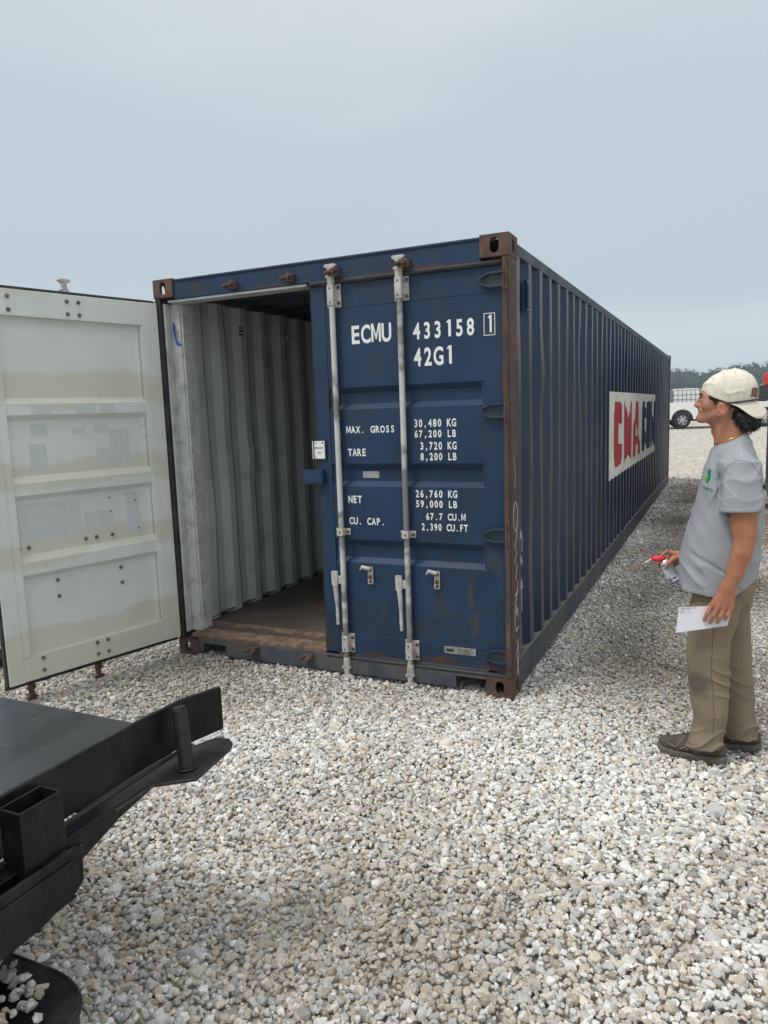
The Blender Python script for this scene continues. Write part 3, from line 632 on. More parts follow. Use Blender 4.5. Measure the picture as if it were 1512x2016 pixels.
# ------------------------------------------------------------------ doors
M_hinge = mat('dull_blue_hinge', (.014, .030, .050), rough=.55, var=.3, vscale=20, rust=.4, rust_scale=16, dirt=(.06, .06, .055), dirt_amt=.6, dirt_scale=14)
def door(H, d, inner, label=None, right=False):
    """H hinge point on the outer face, d direction along the door, inner = unit vector to the inside face"""
    H = np.array(H); d = np.array(d)/np.hypot(*d); inner = np.array(inner)
    T = lambda s, n, z: (H[0]+d[0]*s+inner[0]*n, H[1]+d[1]*s+inner[1]*n, z)
    n3 = np.array([inner[0], inner[1], 0]); TH = .050; SW = 1.190
    def cls(c, nn):
        n_ = (c[0]-H[0])*inner[0]+(c[1]-H[1])*inner[1]; k = float(nn @ n3)
        return 1 if (k > .3 or (abs(k) <= .3 and n_ > (.027 if right else .012))) else 0
    zb, zt = .135, 2.440
    F_ = MB(T)
    F_.box(0, .112, 0, TH, zb, zt); F_.box(1.098, SW, 0, TH, zb, zt)
    F_.box(.112, 1.098, .002, TH-.004, 2.290, zt-.001); F_.box(.112, 1.098, .002, TH-.004, zb+.001, .282)
    F_.box(1.050, 1.098, .012, TH-.001, .283, 2.289); F_.box(.112, .128, .012, TH-.003, .283, 2.289)
    prof = [(2.300, .004), (1.822, .004), (1.788, .038), (1.722, .038), (1.690, .004), (1.362, .004), (1.322, .038), (1.252, .038), (1.222, .004), (.892, .004), (.852, .038), (.776, .038), (.745, .004), (.270, .004)]
    for a, bq in ((0, .002), (.003, 0)):
        V = []; V2 = []
        for z, n in prof: V += [(.112, n+a, z), (1.098, n+a, z)]
        F_.add(V, [(2*i, 2*i+1, 2*i+3, 2*i+2) for i in range(len(prof)-1)])
    D = link_mesh('door', F_.V, F_.F, [M_blue, M_inner], CT)
    bm = bmesh.new(); bm.from_mesh(D.data)
    isl = bm.faces[:]; bmesh.ops.recalc_face_normals(bm, faces=[f for f in isl if True]); bm.to_mesh(D.data); bm.free()
    npf = 2*(len(prof)-1); nf = len(D.data.polygons)
    for i, p_ in enumerate(D.data.polygons):
        if i >= nf-npf: p_.material_index = 0 if i < nf-npf//2 else 1
        else: p_.material_index = cls(np.array(p_.center)+ORG[D.name], np.array(p_.normal))
    md = D.modifiers.new('bevel', 'BEVEL'); md.width = .003; md.segments = 2; md.limit_method = 'ANGLE'; md.angle_limit = math.radians(50)
    if label: D['label'] = label
    # gasket
    g = MB(T); g.box(0, SW+.012, .004, .030, zt, zt+.016); g.box(0, SW+.012, -.006, .018, zb-.028, zb); g.cyl((.0, -.004, zt+.006), (SW, -.004, zt+.006), .0185, seg=10)
    g.cyl((.0, -.004, zb-.014), (SW, -.004, zb-.014), .0165, seg=10)
    g.box(SW, SW+.012, .004, .040, zb, zt); g.box(-.012, 0, .006, .045, zb, zt); g.obj('gasket', M_dark, D, bevel=.002)
    # hinges
    for z in (2.355, 1.655, .955, .245):
        b = MB(T); b.prism([(-.02, z-.032), (.02, z-.035), (.075, z-.036), (.118, z-.018), (.122, z+.012), (.075, z+.034), (-.02, z+.038)], 'xz', -.014, -.001)
        b.prism([(-.02, z-.042), (.07, z-.042), (.122, z-.022), (.112, z-.018), (.07, z-.030), (-.02, z-.030)], 'xz', -.030, -.013); b.prism([(-.02, z+.042), (.07, z+.040), (.124, z+.014), (.114, z+.008), (.07, z+.028), (-.02, z+.030)], 'xz', -.030, -.013)
        b.obj('hinge', M_hinge, D, bevel=.002); b = MB(T); b.cyl((-.018, -.016, z-.060), (-.018, -.016, z+.060), .013, seg=10); b.obj('hinge_pin', M_cast if right else M_dark, D)
    # locking bars
    for sb in (.595, 1.035):
        pr = sb
        b = MB(T); b.cyl((sb, -.028, .10), (sb, -.028, 2.44), .0170, seg=14); b.obj('locking_bar', M_bar, D, smooth=40)
        for z0, z1 in ((2.295, 2.435), (.160, .285)):
            b = MB(T); b.box(sb-.052, sb+.040, -.010, -.001, z0, z1); b.box(sb-.021, sb+.020, -.050, -.010, z0+.010, z1-.010)
            nf = len(b.F); [b.cyl((sb+q, -.010, z), (sb+q, -.019, z), .0115, seg=8) for q in (-.040, .031) for z in (z0+.025, z1-.025)]
            [b.cyl((sb, -.050, z), (sb, -.056, z), .006, seg=6) for z in (z0+.03, z1-.03)]
            o = b.obj('bar_bracket', [M_fitg, M_cast], D, bevel=.003)
            for i, p_ in enumerate(o.data.polygons): p_.material_index = int(i >= nf)
        b = MB(T); b.box(sb-.052, sb+.045, -.012, -.001, .920, .960); b.box(sb-.020, sb+.020, -.052, -.012, .918, .962)
        nf = len(b.F); [b.cyl((sb+q, -.012, .94), (sb+q, -.022, .94), .0105, seg=8) for q in (-.038, .034)]; b.cyl((sb, -.052, .94), (sb, -.054, .94), .007, seg=6); o = b.obj('bar_bracket', [M_fitg, M_cast], D, bevel=.003)
        for i, p_ in enumerate(o.data.polygons): p_.material_index = int(i >= nf)
        for zc, s_ in ((2.44, 1), (.10, -1)):
            b = MB(T); b.cyl((sb, -.028, zc-.03*s_), (sb, -.028, zc+.03*s_), .021, .024, seg=12); b.cyl((sb, -.028, zc+.02*s_), (sb, -.028, zc+.085*s_), .014, seg=10)
            e = zc+.032*s_
            b.prism([(sb-.030, e), (sb-.014, e+.012*s_), (sb-.012, e+.042*s_), (sb-.042, e+.060*s_), (sb-.034, e+.072*s_), (sb+.030, e+.072*s_), (sb+.042, e+.062*s_), (sb+.014, e+.042*s_), (sb+.016, e+.014*s_), (sb+.034, e+.002*s_), (sb+.026, e-.006*s_)], 'xz', -.044, -.016)
            b.obj('cam', M_cast if (not right and s_ < 0) else M_fitg, D, bevel=.003)
        # handle, hanging from its hub, and the retainer beside it
        q = sb+.052
        b = MB(T); b.box(q-.018, q+.022, -.052, -.030, .600, .690); b.cyl((q+.002, -.055, .652), (q+.002, -.060, .652), .006, seg=8); b.box(q-.010, sb, -.040, -.020, .61, .66)
        pts = [(q, -.045, .605), (q-.004, -.044, .55), (q-.003, -.040, .50), (q-.002, -.034, .47), (q-.003, -.036, .41), (q-.006, -.040, .345)]
        b.tube(pts, [.016, .015, .013, .010, .012, .010], 8); b.obj('handle', M_fitg, D, bevel=.003)
        k = sb-.180
        b = MB(T); b.prism([(k-.016, .615), (k+.016, .615), (k+.020, .63), (k+.017, .715), (k-.01, .728), (k-.017, .715)], 'xz', -.010, -.001)
        b.tube([(k-.002, -.016, .712), (k+.02, -.024, .718), (k+.045, -.030, .726), (k+.062, -.026, .705)], [.013, .013, .012, .006], 8)
        b.cyl((k, -.010, .706), (k, -.026, .706), .012, seg=8); b.box(k-.010, k+.010, -.022, -.010, .648, .672); b.cyl((k, -.01, .632), (k, -.018, .632), .010, seg=8)
        o = b.obj('handle_retainer', [M_fitg, M_cast], D, bevel=.002); nf = len(o.data.polygons)
        for i, p_ in enumerate(o.data.polygons): p_.material_index = int(i >= nf-26)
    if not right:      # bolt nuts and drilled holes that show on the inside face
        IN = TH-.004
        def nut(s, z, n=IN):
            b = MB(T); b.cyl((s, n, z), (s, n+.005, z), .0125, seg=10); b.cyl((s, n+.005, z), (s, n+.015, z), .0085, seg=6); b.obj('bolt_nut', M_bolt, D)
        for s0 in (.553, .980):
            for s in (s0, s0+.074) if s0 < .9 else (s0,):
                for z in (2.322, 2.397, .182, .258): nut(s, z)
        for s in (.548, .620, .982, 1.040, .437): nut(s, .934, .007)
        for s in (.396, .827):
            for z in (.605, .706): nut(s, z, .007)
        for s, z in ((.436, 1.177), (.434, 1.087), (.25, 1.14), (.24, .95)): b = MB(T); b.cyl((s, .007, z), (s, .009, z), .006, seg=8); b.obj('drill_hole', M_hole, D)
    return D, T
nl = np.array([.9692, -.2461]); dl = np.array([-.2461, -.9692])
Hl = np.array([.02, 0.0])-nl*.050
DL, TL = door(Hl, dl, nl, 'pale open container door seen from its inside face')
DR, TR = door((2.392, .030), (-1, 0), (0, 1), 'blue closed container door with white lettering', right=True)
# tape marks on the open door's lining
M_tape = mat('grey_tape_residue', (.60, .635, .63), rough=.6, var=.06, vscale=40, bump=.0004, bscale=60)
def tp(s0, s1, z0, z1, n=.0085, sk=0.0):
    b = MB(TL)
    b.add([(s0, n, z0), (s1, n, z0+sk), (s1, n, z1+sk), (s0, n, z1), (s0, n-.0012, z0), (s1, n-.0012, z0+sk), (s1, n-.0012, z1+sk), (s0, n-.0012, z1)], [(0, 1, 2, 3), (0, 4, 5, 1), (1, 5, 6, 2), (2, 6, 7, 3), (3, 7, 4, 0)])
    b.obj('tape_residue', M_tape, DL, fix=False)
for q in ((.90, .80, 1.60, 1.67), (.92, .82, 1.39, 1.55), (.64, .56, 1.60, 1.64), (.50, .40, 1.60, 1.655), (.40, .26, 1.39, 1.62), (.50, .41, 1.39, 1.50), (.17, .12, 1.62, 1.655), (.16, .12, 1.55, 1.575),
          (1.03, .64, .98, 1.20), (.62, .42, .98, 1.10), (.32, .22, .93, 1.20)): tp(*q, sk=RND.uniform(-.008, .008))
for q in ((.90, .78, 1.724, 1.784), (.62, .50, 1.724, 1.784), (.46, .36, 1.724, 1.784)): tp(*q, n=.0425)
# lettering on the right-hand door  (coordinates are x, z on the door's outer face)
YF = .030
def onface(x, z, y=YF):
    k = (y-CAM[1])/(0-CAM[1]); return CAM[0]+(x-CAM[0])*k, CAM[2]+(z-CAM[2])*k
def put(s, x0, x1, z0, z1, fill=.72, bold=.026):
    (x0, z0), (x1, z1) = onface(x0, z0, YF), onface(x1, z1, YF); V, F = text2d(s, x0, x1, z0, z1, fill, bold); lb = MB()
    lb.add([(x, YF-.0012 if x > 2.27 else YF+.0028, z) for x, z in V], F); lb.obj('lettering', M_letter, DR, fix=False)
put('ECMU', 1.479, 1.736, 2.076, 2.178, .84); put('433158', 1.875, 2.238, 2.074, 2.163, .66); put('1', 2.312, 2.344, 2.078, 2.168, .7); put('42G1', 1.876, 2.112, 1.924, 2.022, .70)
put('MAX. GROSS', 1.423, 1.738, 1.549, 1.589, .66); put('30,480 KG', 1.866, 2.120, 1.576, 1.619); put('67,200 LB', 1.866, 2.120, 1.516, 1.556)
put('TARE', 1.427, 1.546, 1.411, 1.454, .74); put('3,720 KG', 1.900, 2.120, 1.445, 1.488); put('8,200 LB', 1.900, 2.120, 1.384, 1.425)
put('NET', 1.417, 1.504, 1.124, 1.168, .74); put('26,760 KG', 1.863, 2.118, 1.167, 1.208); put('59,000 LB', 1.863, 2.118, 1.108, 1.148)
put('CU. CAP.', 1.418, 1.655, .992, 1.034); put('67.7 CU.M', 1.925, 2.165, 1.035, 1.074); put('2,390 CU.FT', 1.896, 2.178, .972, 1.012)
(x0, z0), (x1, z1) = onface(2.294, 2.062), onface(2.358, 2.181); w = .0038; lb = MB()
for a in ((x0, x1, z0, z0+w), (x0, x1, z1-w, z1), (x0, x0+w, z0+w, z1-w), (x1-w, x1, z0+w, z1-w)):
    lb.add([(a[0], YF-.0012, a[2]), (a[1], YF-.0012, a[2]), (a[1], YF-.0012, a[3]), (a[0], YF-.0012, a[3])], [(0, 1, 2, 3)])
lb.obj('digit_frame', M_letter, DR, fix=False)
M_paper = mat('white_placard', (.78, .79, .77), rough=.5, var=.03); M_ink = mat('dark_ink', (.03, .03, .035), rough=.6); M_alu = mat('scratched_plate', (.42, .42, .41), rough=.35, metal=.6, var=.3, vscale=60, dirt=(.12, .12, .11), dirt_scale=30, dirt_amt=.6)
b = MB(); b.box(1.160, 1.262, .020, .0235, 1.385, 1.510); b.obj('placard_holder', M_dark, DR); b = MB(); b.box(1.168, 1.254, .0165, .0200, 1.394, 1.503); PL = b.obj('placard', M_paper, DR)
lb = MB()
for s, xa, xb, za, zb_ in (('GRADO', 1.184, 1.244, 1.456, 1.467), ('CC', 1.205, 1.227, 1.426, 1.437)):
    V, F = text2d(s, xa, xb, za, zb_, .85, .03); lb.add([(x, .0158, z) for x, z in V], F)
lb.box(1.236, 1.246, .0155, .0163, 1.486, 1.496); lb.box(1.186, 1.200, .0155, .0163, 1.489, 1.493); lb.box(1.185, 1.196, .0155, .0163, 1.402, 1.404)
lb.obj('placard_print', M_ink, DR, fix=False)
b = MB(); b.box(1.176, 1.181, .012, .0150, 1.37, 1.52); b.obj('placard_strap', M_dark, DR)
b = MB(); b.box(1.108, 1.246, -.012, .026, 1.235, 1.325); b.box(1.118, 1.236, -.016, -.012, 1.245, 1.315); b.obj('lock_box', M_blue, DR, bevel=.005)
b = MB(); b.box(*sorted((onface(1.507, 0)[0], onface(1.615, 0)[0])), .062, .0665, 1.272, 1.312); b.obj('faded_sticker', mat('faded_grey_sticker', (.33, .34, .34), rough=.6, var=.2, vscale=60), DR)
(x0, z0), (x1, z1) = onface(2.021, .236), onface(2.216, .279)
b = MB(); b.box(x0, x1, .0275, .0305, z0, z1); b.obj('maker_plate', M_alu, DR, bevel=.001)
lb = MB()
for s, za, zb_ in (('CIMC', z0+.023, z0+.037), ('XCSE', z0+.005, z0+.019)):
    V, F = text2d(s, x0+.085, x0+.160, za, zb_, .8, .02); lb.add([(x, .0270, z) for x, z in V], F)
lb.box(x0+.012, x0+.06, .0268, .0273, z0+.010, z0+.030); lb.obj('plate_lettering', M_ink, DR, fix=False)
# chalk scribbles on the post and first corrugation
ch = MB(); X_ = CW-.0005
def scr(pts, r=.0022, x=X_): ch.tube([(x, y, z) for y, z in pts], r, 5)
t_ = np.linspace(0, 2*math.pi, 16)
scr([(.085+.045*math.cos(a), 1.055+.085*math.sin(a)) for a in t_]); scr([(.115, .96), (.06, .88), (.10, .84), (.05, .80), (.11, .77), (.075, .70), (.125, .66), (.09, .60)])
scr([(.05, .60), (.12, .62), (.06, .56), (.05, .44), (.075, .385), (.13, .40)]); scr([(.07, .33), (.11, .29), (.08, .25), (.13, .10)]); scr([(.08, .54), (.09, .48), (.11, .52), (.12, .46)])
scr([(.12, .33), (.125, .22), (.09, .12)]); scr([(.06, 1.40), (.09, 1.30), (.07, 1.22)], .0014)
ch.obj('chalk_marks', M_chalk, CT, fix=False)
ch = MB(); x2 = CW-.0090
scr([(.21, .90), (.225, .95), (.235, .90), (.25, .94), (.262, .88), (.25, .82)], .0022, x2); scr([(.215, .77), (.235, .80), (.225, .75), (.25, .78), (.26, .74)], .0022, x2); scr([(.24, .46), (.235, .66), (.215, .60)], .0022, x2); scr([(.235, .66), (.265, .60)], .0022, x2)
ch.obj('chalk_marks', M_chalk, CT, fix=False)
# blue strap hanging inside, loose stone, wire
M_strap = mat('blue_webbing', (.012, .085, .33), rough=.7, var=.2, vscale=60, bump=.0008, bscale=300)
b = MB(); P = [(.083, .078, 2.300), (.092, .062, 2.282), (.112, .05, 2.225), (.128, .04, 2.185), (.150, .03, 2.165), (.172, .02, 2.160)]; V = []
for i, (x, y, z) in enumerate(P): w = .018-.002*i; V += [(x, y, z+w), (x, y, z-w), (x+.004, y+.012, z-w), (x+.004, y+.012, z+w)]
b.add(V, [(4*i+k, 4*i+(k+1) % 4, 4*i+4+(k+1) % 4, 4*i+4+k) for i in range(5) for k in range(4)]+[(0, 1, 2, 3), (20, 21, 22, 23)])
tag(b.obj('tie_strap', M_strap, origin=(.075, .18, 2.285), smooth=60), 'short blue webbing strap hanging from the inner wall just inside the open doorway', 'strap')
# ------------------------------------------------------------------ the second container at the right edge
C2X, C2Y = 4.162, 5.25
C2 = empty('shipping_container', (C2X+1.2, C2Y+3, 0), 'dark container standing further off, cut by the right edge of the photo behind the man', 'shipping container')
M_blue2 = mat('dark_blue_paint', (.022, .040, .065), rough=.5, var=.2, vscale=2, streak=(.07, .07, .065), streak_amt=.5, rust=.2, rust_scale=5)
for dx, s in ((0, 1), (CW, -1)):
    for z in (0, CH): fitting(C2, C2X+dx, C2Y, z, s, 1, M_worn)
b = MB(); b.box(C2X+.003, C2X+.10, C2Y+.005, C2Y+.14, .118, CH-.118); b.obj('corner_post', M_blue2, C2, bevel=.004)
b = MB(); b.box(C2X+CW-.10, C2X+CW-.003, C2Y+.005, C2Y+.14, .118, CH-.118); b.obj('corner_post', M_blue2, C2, bevel=.004)
b = MB(); b.box(C2X+.162, C2X+CW-.162, C2Y+.01, C2Y+.1, CH-.13, CH-.006); b.obj('header', M_blue2, C2); b = MB(); b.box(C2X+.162, C2X+CW-.162, C2Y+.01, C2Y+.1, .02, .13); b.obj('sill', M_blue2, C2)
for x0, x1 in ((.10, 1.215), (1.222, CW-.10)):
    b = MB(); b.box(C2X+x0, C2X+x1, C2Y+.04, C2Y+.08, .135, 2.455); [b.box(C2X+x0+.1, C2X+x1-.1, C2Y+.032, C2Y+.04, z, z+.42) for z in (.25, .80, 1.35, 1.9)]; dd = b.obj('door', M_blue2, C2, bevel=.004)
    for q in (.33, .8):
        b = MB(); b.cyl((C2X+x0+q, C2Y+.012, .06), (C2X+x0+q, C2Y+.012, 2.53), .017, seg=10); b.obj('locking_bar', M_bar, dd)
L2 = 6.05
for x0, x1 in ((.012, .048), (CW-.012, CW-.048)):
    sw = side_wall(C2, C2X+x0, C2X+x1, .003, C2Y+.14, C2Y+L2, .16, CH-.08, M_blue2, M_in_wall, seed=3)
for x0, x1 in ((.004, .05), (CW-.05, CW-.004)):
    b = MB(); b.box(C2X+x0, C2X+x1, C2Y+.178, C2Y+L2, .02, .19); b.obj('bottom_rail', M_blue2, C2); b = MB(); b.box(C2X+x0, C2X+x1, C2Y+.178, C2Y+L2, CH-.085, CH-.02); b.obj('top_rail', M_blue2, C2)
b = MB(); b.box(C2X+.05, C2X+CW-.05, C2Y+.1, C2Y+L2, CH-.05, CH-.03); b.obj('roof', M_blue2, C2)
b = MB(); b.box(C2X+.02, C2X+CW-.02, C2Y+L2, C2Y+L2+.04, .03, CH-.02); b.obj('end_wall', M_blue2, C2)

# ------------------------------------------------------------------ trailer
M_tr = mat('black_trailer_paint', (.0035, .0042, .006), spec=.28, rough=.40, var=.3, vscale=5, streak=(.028, .026, .023), streak_amt=.6, dirt=(.040, .036, .031), dirt_amt=.55, dirt_scale=6, rust=.16, rust_scale=9, rust_col=(.08, .05, .035), bump=.0006, bscale=60)
M_edge = mat('scuffed_black_edge', (.010, .010, .011), rough=.45, var=.4, vscale=20, dirt=(.06, .05, .042), dirt_amt=.6, dirt_scale=14, bump=.0008, bscale=80)
def deck_extra(t, v, c):
    w = _rng(t, _noise(t, _map(t, v, scale=(6, 1, 1)), 1.1, 6, .6, .8), .42, .62); c = _mixc(t, _math(t, 'MULTIPLY', w, .6), c, (.030, .032, .036))
    s = _rng(t, _noise(t, _map(t, v, scale=(2.5, 9, 1)), 4, 8, .75), .62, .70); return _mixc(t, _math(t, 'MULTIPLY', s, .5), c, (.16, .14, .12))
M_deck = mat('worn_steel_deck', (.008, .011, .016), rough=.23, var=.3, vscale=3, extra=deck_extra, spec=.6, bump=.0008, bscale=12)
TR = empty('flatbed_trailer', (1.0, -4.5, 0), 'black steel tilt trailer deck with side guide and stake pocket in the left foreground', 'trailer')
ZT = .800
b = MB(); b.box(-.45, 1.968, -7.6, -2.425, ZT-.012, ZT-.004); b.cyl((-.45, -2.425, ZT-.022), (1.968, -2.425, ZT-.022), .018, seg=10); TD = b.obj('deck', M_deck, TR, bevel=.002)
# side guide: flat plate, flared outwards at its end
def plate(path, z0, z1, t):
    V = []; n = len(path)
    for (x, y), a, c in zip(path, z0, z1): V += [(x, y, a), (x, y, c), (x+t, y, c), (x+t, y, a)]
    F = [(4*i+k, 4*i+(k+1) % 4, 4*i+4+(k+1) % 4, 4*i+4+k) for i in range(n-1) for k in range(4)]+[(0, 1, 2, 3), (4*n-4, 4*n-3, 4*n-2, 4*n-1)]
    return V, F
b = MB(); b.add(*plate([(1.976, -7.6), (1.974, -2.40), (1.985, -2.243), (2.037, -2.116)], [.652, .652, .652, .662], [ZT, ZT, ZT, ZT+.004], .010)); b.obj('side_guide', M_tr, TR, bevel=.002)
b = MB(); b.cyl((1.994, -7.6, .645), (1.994, -2.27, .645), .007, seg=8); b.obj('guide_rod', M_edge, TR)
b = MB(); b.prism([(1.90, -2.62), (2.012, -2.60), (2.016, -2.44), (2.125, -2.352), (2.118, -2.30), (2.098, -2.150), (2.082, -2.118), (2.050, -2.094), (2.00, -2.105), (1.955, -2.227), (1.90, -2.30)], 'xy', .610, .620); b.obj('gusset_plate', M_edge, TR, bevel=.003)
b = MB(); b.cyl((2.058, -2.315, .606), (2.030, -2.297, .800), .0225, seg=18); b.cyl((2.030, -2.297, .800), (2.029, -2.2965, .806), .0195, seg=18); b.cyl((2.058, -2.315, .6205), (2.0575, -2.3147, .625), .030, seg=18); b.obj('lock_pin', M_edge, TR, smooth=40, bevel=.0015)
# frame channel under the plate
b = MB()
b.add([(1.985, -7.6, .632), (1.985, -2.62, .632), (2.035, -2.62, .632), (2.035, -7.6, .632), (1.985, -7.6, .622), (1.985, -2.62, .622), (2.035, -2.62, .622), (2.035, -7.6, .622)], [(0, 1, 2, 3), (4, 7, 6, 5), (0, 4, 5, 1), (1, 5, 6, 2), (2, 6, 7, 3), (3, 7, 4, 0)])
b.prism([(-7.6, .622), (-2.445, .619), (-2.43, .606), (-2.56, .585), (-2.78, .515), (-2.95, .47), (-7.6, .47)], 'yz', 1.985, 2.025)
b.obj('frame_rail', M_tr, TR, bevel=.003)
# stake pocket: rectangular tube open at the top
def pocket(y0, y1, x0=1.990, x1=2.064, z0=.545, z1=.782, t=.006, name='stake_pocket'):
    b = MB(); b.box(x0, x0+t, y0, y1, z0, z1); b.box(x1-t, x1, y0, y1, z0, z1); b.box(x0+t, x1-t, y0, y0+t, z0, z1); b.box(x0+t, x1-t, y1-t, y1, z0, z1); return b.obj(name, M_tr, TR, bevel=.0025)
pocket(-2.885, -2.765); pocket(-3.75, -3.63)
# outboard channel carrying the pocket
def channel(y0, y1, cut):
    b = MB(); b.prism([(y0, .625), (y1-.018, .632), (y1, .620), (y1-.004, .535), (y1-.03, .515), (y1-.14, .49), (y0, .47)], 'yz', 2.070, 2.082)
    b.prism([(y0, .60), (y1-.030, .605), (y1-.022, .545), (y0, .51)], 'yz', 2.082, 2.088)
    b.box(2.025, 2.070, y1-.012, y1-.003, .525, .615); b.box(2.025, 2.070, y0+.001, y1-.02, .492, .500); b.obj('outer_channel', M_tr, TR, bevel=.003)
channel(-4.4, -2.735, 0)
# weld beads, chipped edges and bolts
M_weld = mat('dull_weld', (.020, .020, .021), rough=.5, var=.5, vscale=60, dirt=(.07, .05, .035), dirt_amt=.6, dirt_scale=30)
def bead(p, q, nm='weld_bead', r=.0042):
    b = MB(); p, q = np.array(p), np.array(q); L = np.linalg.norm(q-p); k = max(4, int(L/.006)); b.tube([tuple(p+(q-p)*i/k) for i in range(k+1)], [r*(1+.28*math.sin(i*2.4)) for i in range(k+1)], 6); b.obj(nm, M_weld, TR, smooth=170)
for y in (-2.885, -2.765, -3.75, -3.63): bead((1.990, y, .66), (1.990, y, .775))
bead((2.035, -2.58, .621), (2.035, -2.43, .621)); bead((1.987, -2.24, .660), (1.988, -2.24, .795)); bead((2.066, -2.85, .622), (2.066, -2.77, .626))
b = MB(); b.tube([(1.979, -7.6, ZT+.0005), (1.979, -2.40, ZT+.0005), (1.990, -2.243, ZT+.001), (2.041, -2.117, ZT+.004)], .0042, 6); b.obj('scuffed_edge', M_edge, TR)
for y in (-2.70, -3.05): 
    b = MB(); b.cyl((2.024, y, .585), (2.032, y, .585), .010, seg=6); b.obj('bolt', M_weld, TR)
for y in (-6.9, -5.8, -4.7):
    b = MB(); b.box(-.4, 1.98, y, y+.08, .50, .78); b.obj('cross_member', M_tr, TR, bevel=.003)
b = MB(); b.box(.25, .40, -7.6, -2.6, .48, .78); b.box(1.2, 1.35, -7.6, -2.6, .48, .78); b.obj('main_beam', M_tr, TR, bevel=.004)
for sx in (-.15, 1.55):
    for y in (-6.2, -5.3):
        b = MB(); b.lathe((sx-.11, y, .36), (1, 0, 0), [(0, .20), (.01, .33), (.05, .36), (.17, .36), (.21, .33), (.22, .20), (.17, .19)], 28); w = b.obj('wheel', M_dark, TR, smooth=50)
        b = MB(); b.lathe((sx-.02, y, .36), (1, 0, 0), [(0, .05), (.06, .06), (.09, .14), (.125, .195)], 24); b.obj('rim', M_edge, w, smooth=40)
# rounded step at the bottom left with gravel lying on it
zs = .36
b = MB(); P = [(1.2, -3.30), (1.2, -2.872), (1.80, -2.842), (2.06, -2.838)]+[(2.06+.16*math.sin(a), -2.935+.097*math.cos(a)) for a in np.linspace(.2, 1.5, 7)]+[(2.225, -2.96), (2.235, -3.05), (2.225, -3.30)]
b.prism(P, 'xy', zs-.09, zs-.008); 
Pi = [(x, y) for x, y in P]; c0 = (1.9, -3.1)
rim = [(c0[0]+(x-c0[0])*1.0, c0[1]+(y-c0[1])*1.0) for x, y in Pi[1:]]
b.tube([(x, y, zs-.016) for x, y in rim], .010, 8)
b.box(1.9, 2.0, -3.29, -3.0, zs-.012, zs+.010); b.box(1.5, 1.56, -3.3, -2.9, zs-.08, .50)
b.obj('step', M_tr, TR, smooth=40, bevel=.003)
r_ = np.random.RandomState(21); n = 240; X = r_.uniform(1.80, 2.17, n); Y = r_.uniform(-3.20, -2.885, n); Z = zs-.002+r_.uniform(0, .024, n); S = r_.uniform(.009, .0165, n)
k = (X+.9*Y < 2.11-.9*2.90+.03*np.sin(40*Y)); X, Y, Z, S = X[k], Y[k], Z[k], S[k]
tag(scatter('loose_stones', X, Y, Z, S, P0, r_, np.full(len(X), .75), np.full(len(X), .8)), 'gravel stones spilled on the black steel step at the bottom left', 'gravel', kind='stuff')

# ------------------------------------------------------------------ background: pickup, tote, red machine, trees
def gpt(u, v):
    """where the line of sight through a pixel meets the sloping yard"""
    d = np.array([(u-756)/FOC, -(v-1008)/FOC, 1.0]) @ np.stack([_r, _u, _f]); t = (.02*(CAM[1]-12)-CAM[2])/(d[2]-.02*d[1]); return CAM+d*t
M_wht = mat('white_car_paint', (.80, .80, .79), rough=.25, var=.03, spec=.6); M_gls = mat('dark_window_glass', (.02, .025, .03), rough=.08, spec=.8); M_tyre = mat('tyre_rubber', (.022, .022, .023), rough=.85, var=.2, vscale=30)
M_rim = mat('silver_rim', (.55, .55, .56), rough=.3, metal=.8); M_blk = mat('black_plastic', (.02, .02, .022), rough=.6); M_redl = mat('red_lens', (.5, .02, .02), rough=.25)
a0, a1 = gpt(1343, 843.5), gpt(1505, 838.6); WB = float(np.hypot(*(a1-a0)[:2])); ang = math.atan2(a1[1]-a0[1], a1[0]-a0[0]); ux = np.array([math.cos(ang), math.sin(ang)]); uy = np.array([-ux[1], ux[0]]); zg = float(a0[2]); SCL = WB/3.65
TP = lambda s, w, z: (a0[0]+(ux[0]*s+uy[0]*w)*SCL, a0[1]+(ux[1]*s+uy[1]*w)*SCL, zg+z*SCL)     # s from rear axle towards the front
PK = empty('pickup_truck', TP(1.8, .9, 0), 'white pickup truck side on in the distance with silver wheels, partly hidden by the man', 'pickup truck')
def arch(cx, r, n=12, z0=.42): return [(cx+r*math.cos(a), max(z0, .41+r*math.sin(a))) for a in np.linspace(math.pi, 0, n)]
b = MB(TP)
bed = [(-1.18, .50), (-1.20, .62), (-1.19, 1.24), (1.02, 1.24), (1.02, .45)]+arch(0, .50)[::-1]
b.prism(bed, 'xz', 0, .06); b.prism(bed, 'xz', 1.80, 1.86); b.box(-1.18, -1.10, .06, 1.80, .62, 1.22); b.box(-1.1, 1.0, .06, 1.80, .66, .70); b.box(.96, 1.02, .06, 1.80, .62, 1.24)
cab = [(1.04, .42), (1.04, 1.24), (1.12, 1.30), (2.72, 1.24), (3.0, 1.20), (4.35, 1.12), (4.50, 1.02), (4.52, .62), (4.42, .45)]+arch(3.65, .50)[::-1]
b.prism(cab, 'xz', .0, 1.86); pb = b.obj('body', M_wht, PK, bevel=.02)
b = MB(TP); g = [(1.08, 1.29), (1.14, 1.82), (1.32, 1.88), (2.28, 1.88), (2.44, 1.82), (2.98, 1.22)]; b.prism(g, 'xz', .10, 1.76); b.obj('cab', M_wht, PK, bevel=.03)
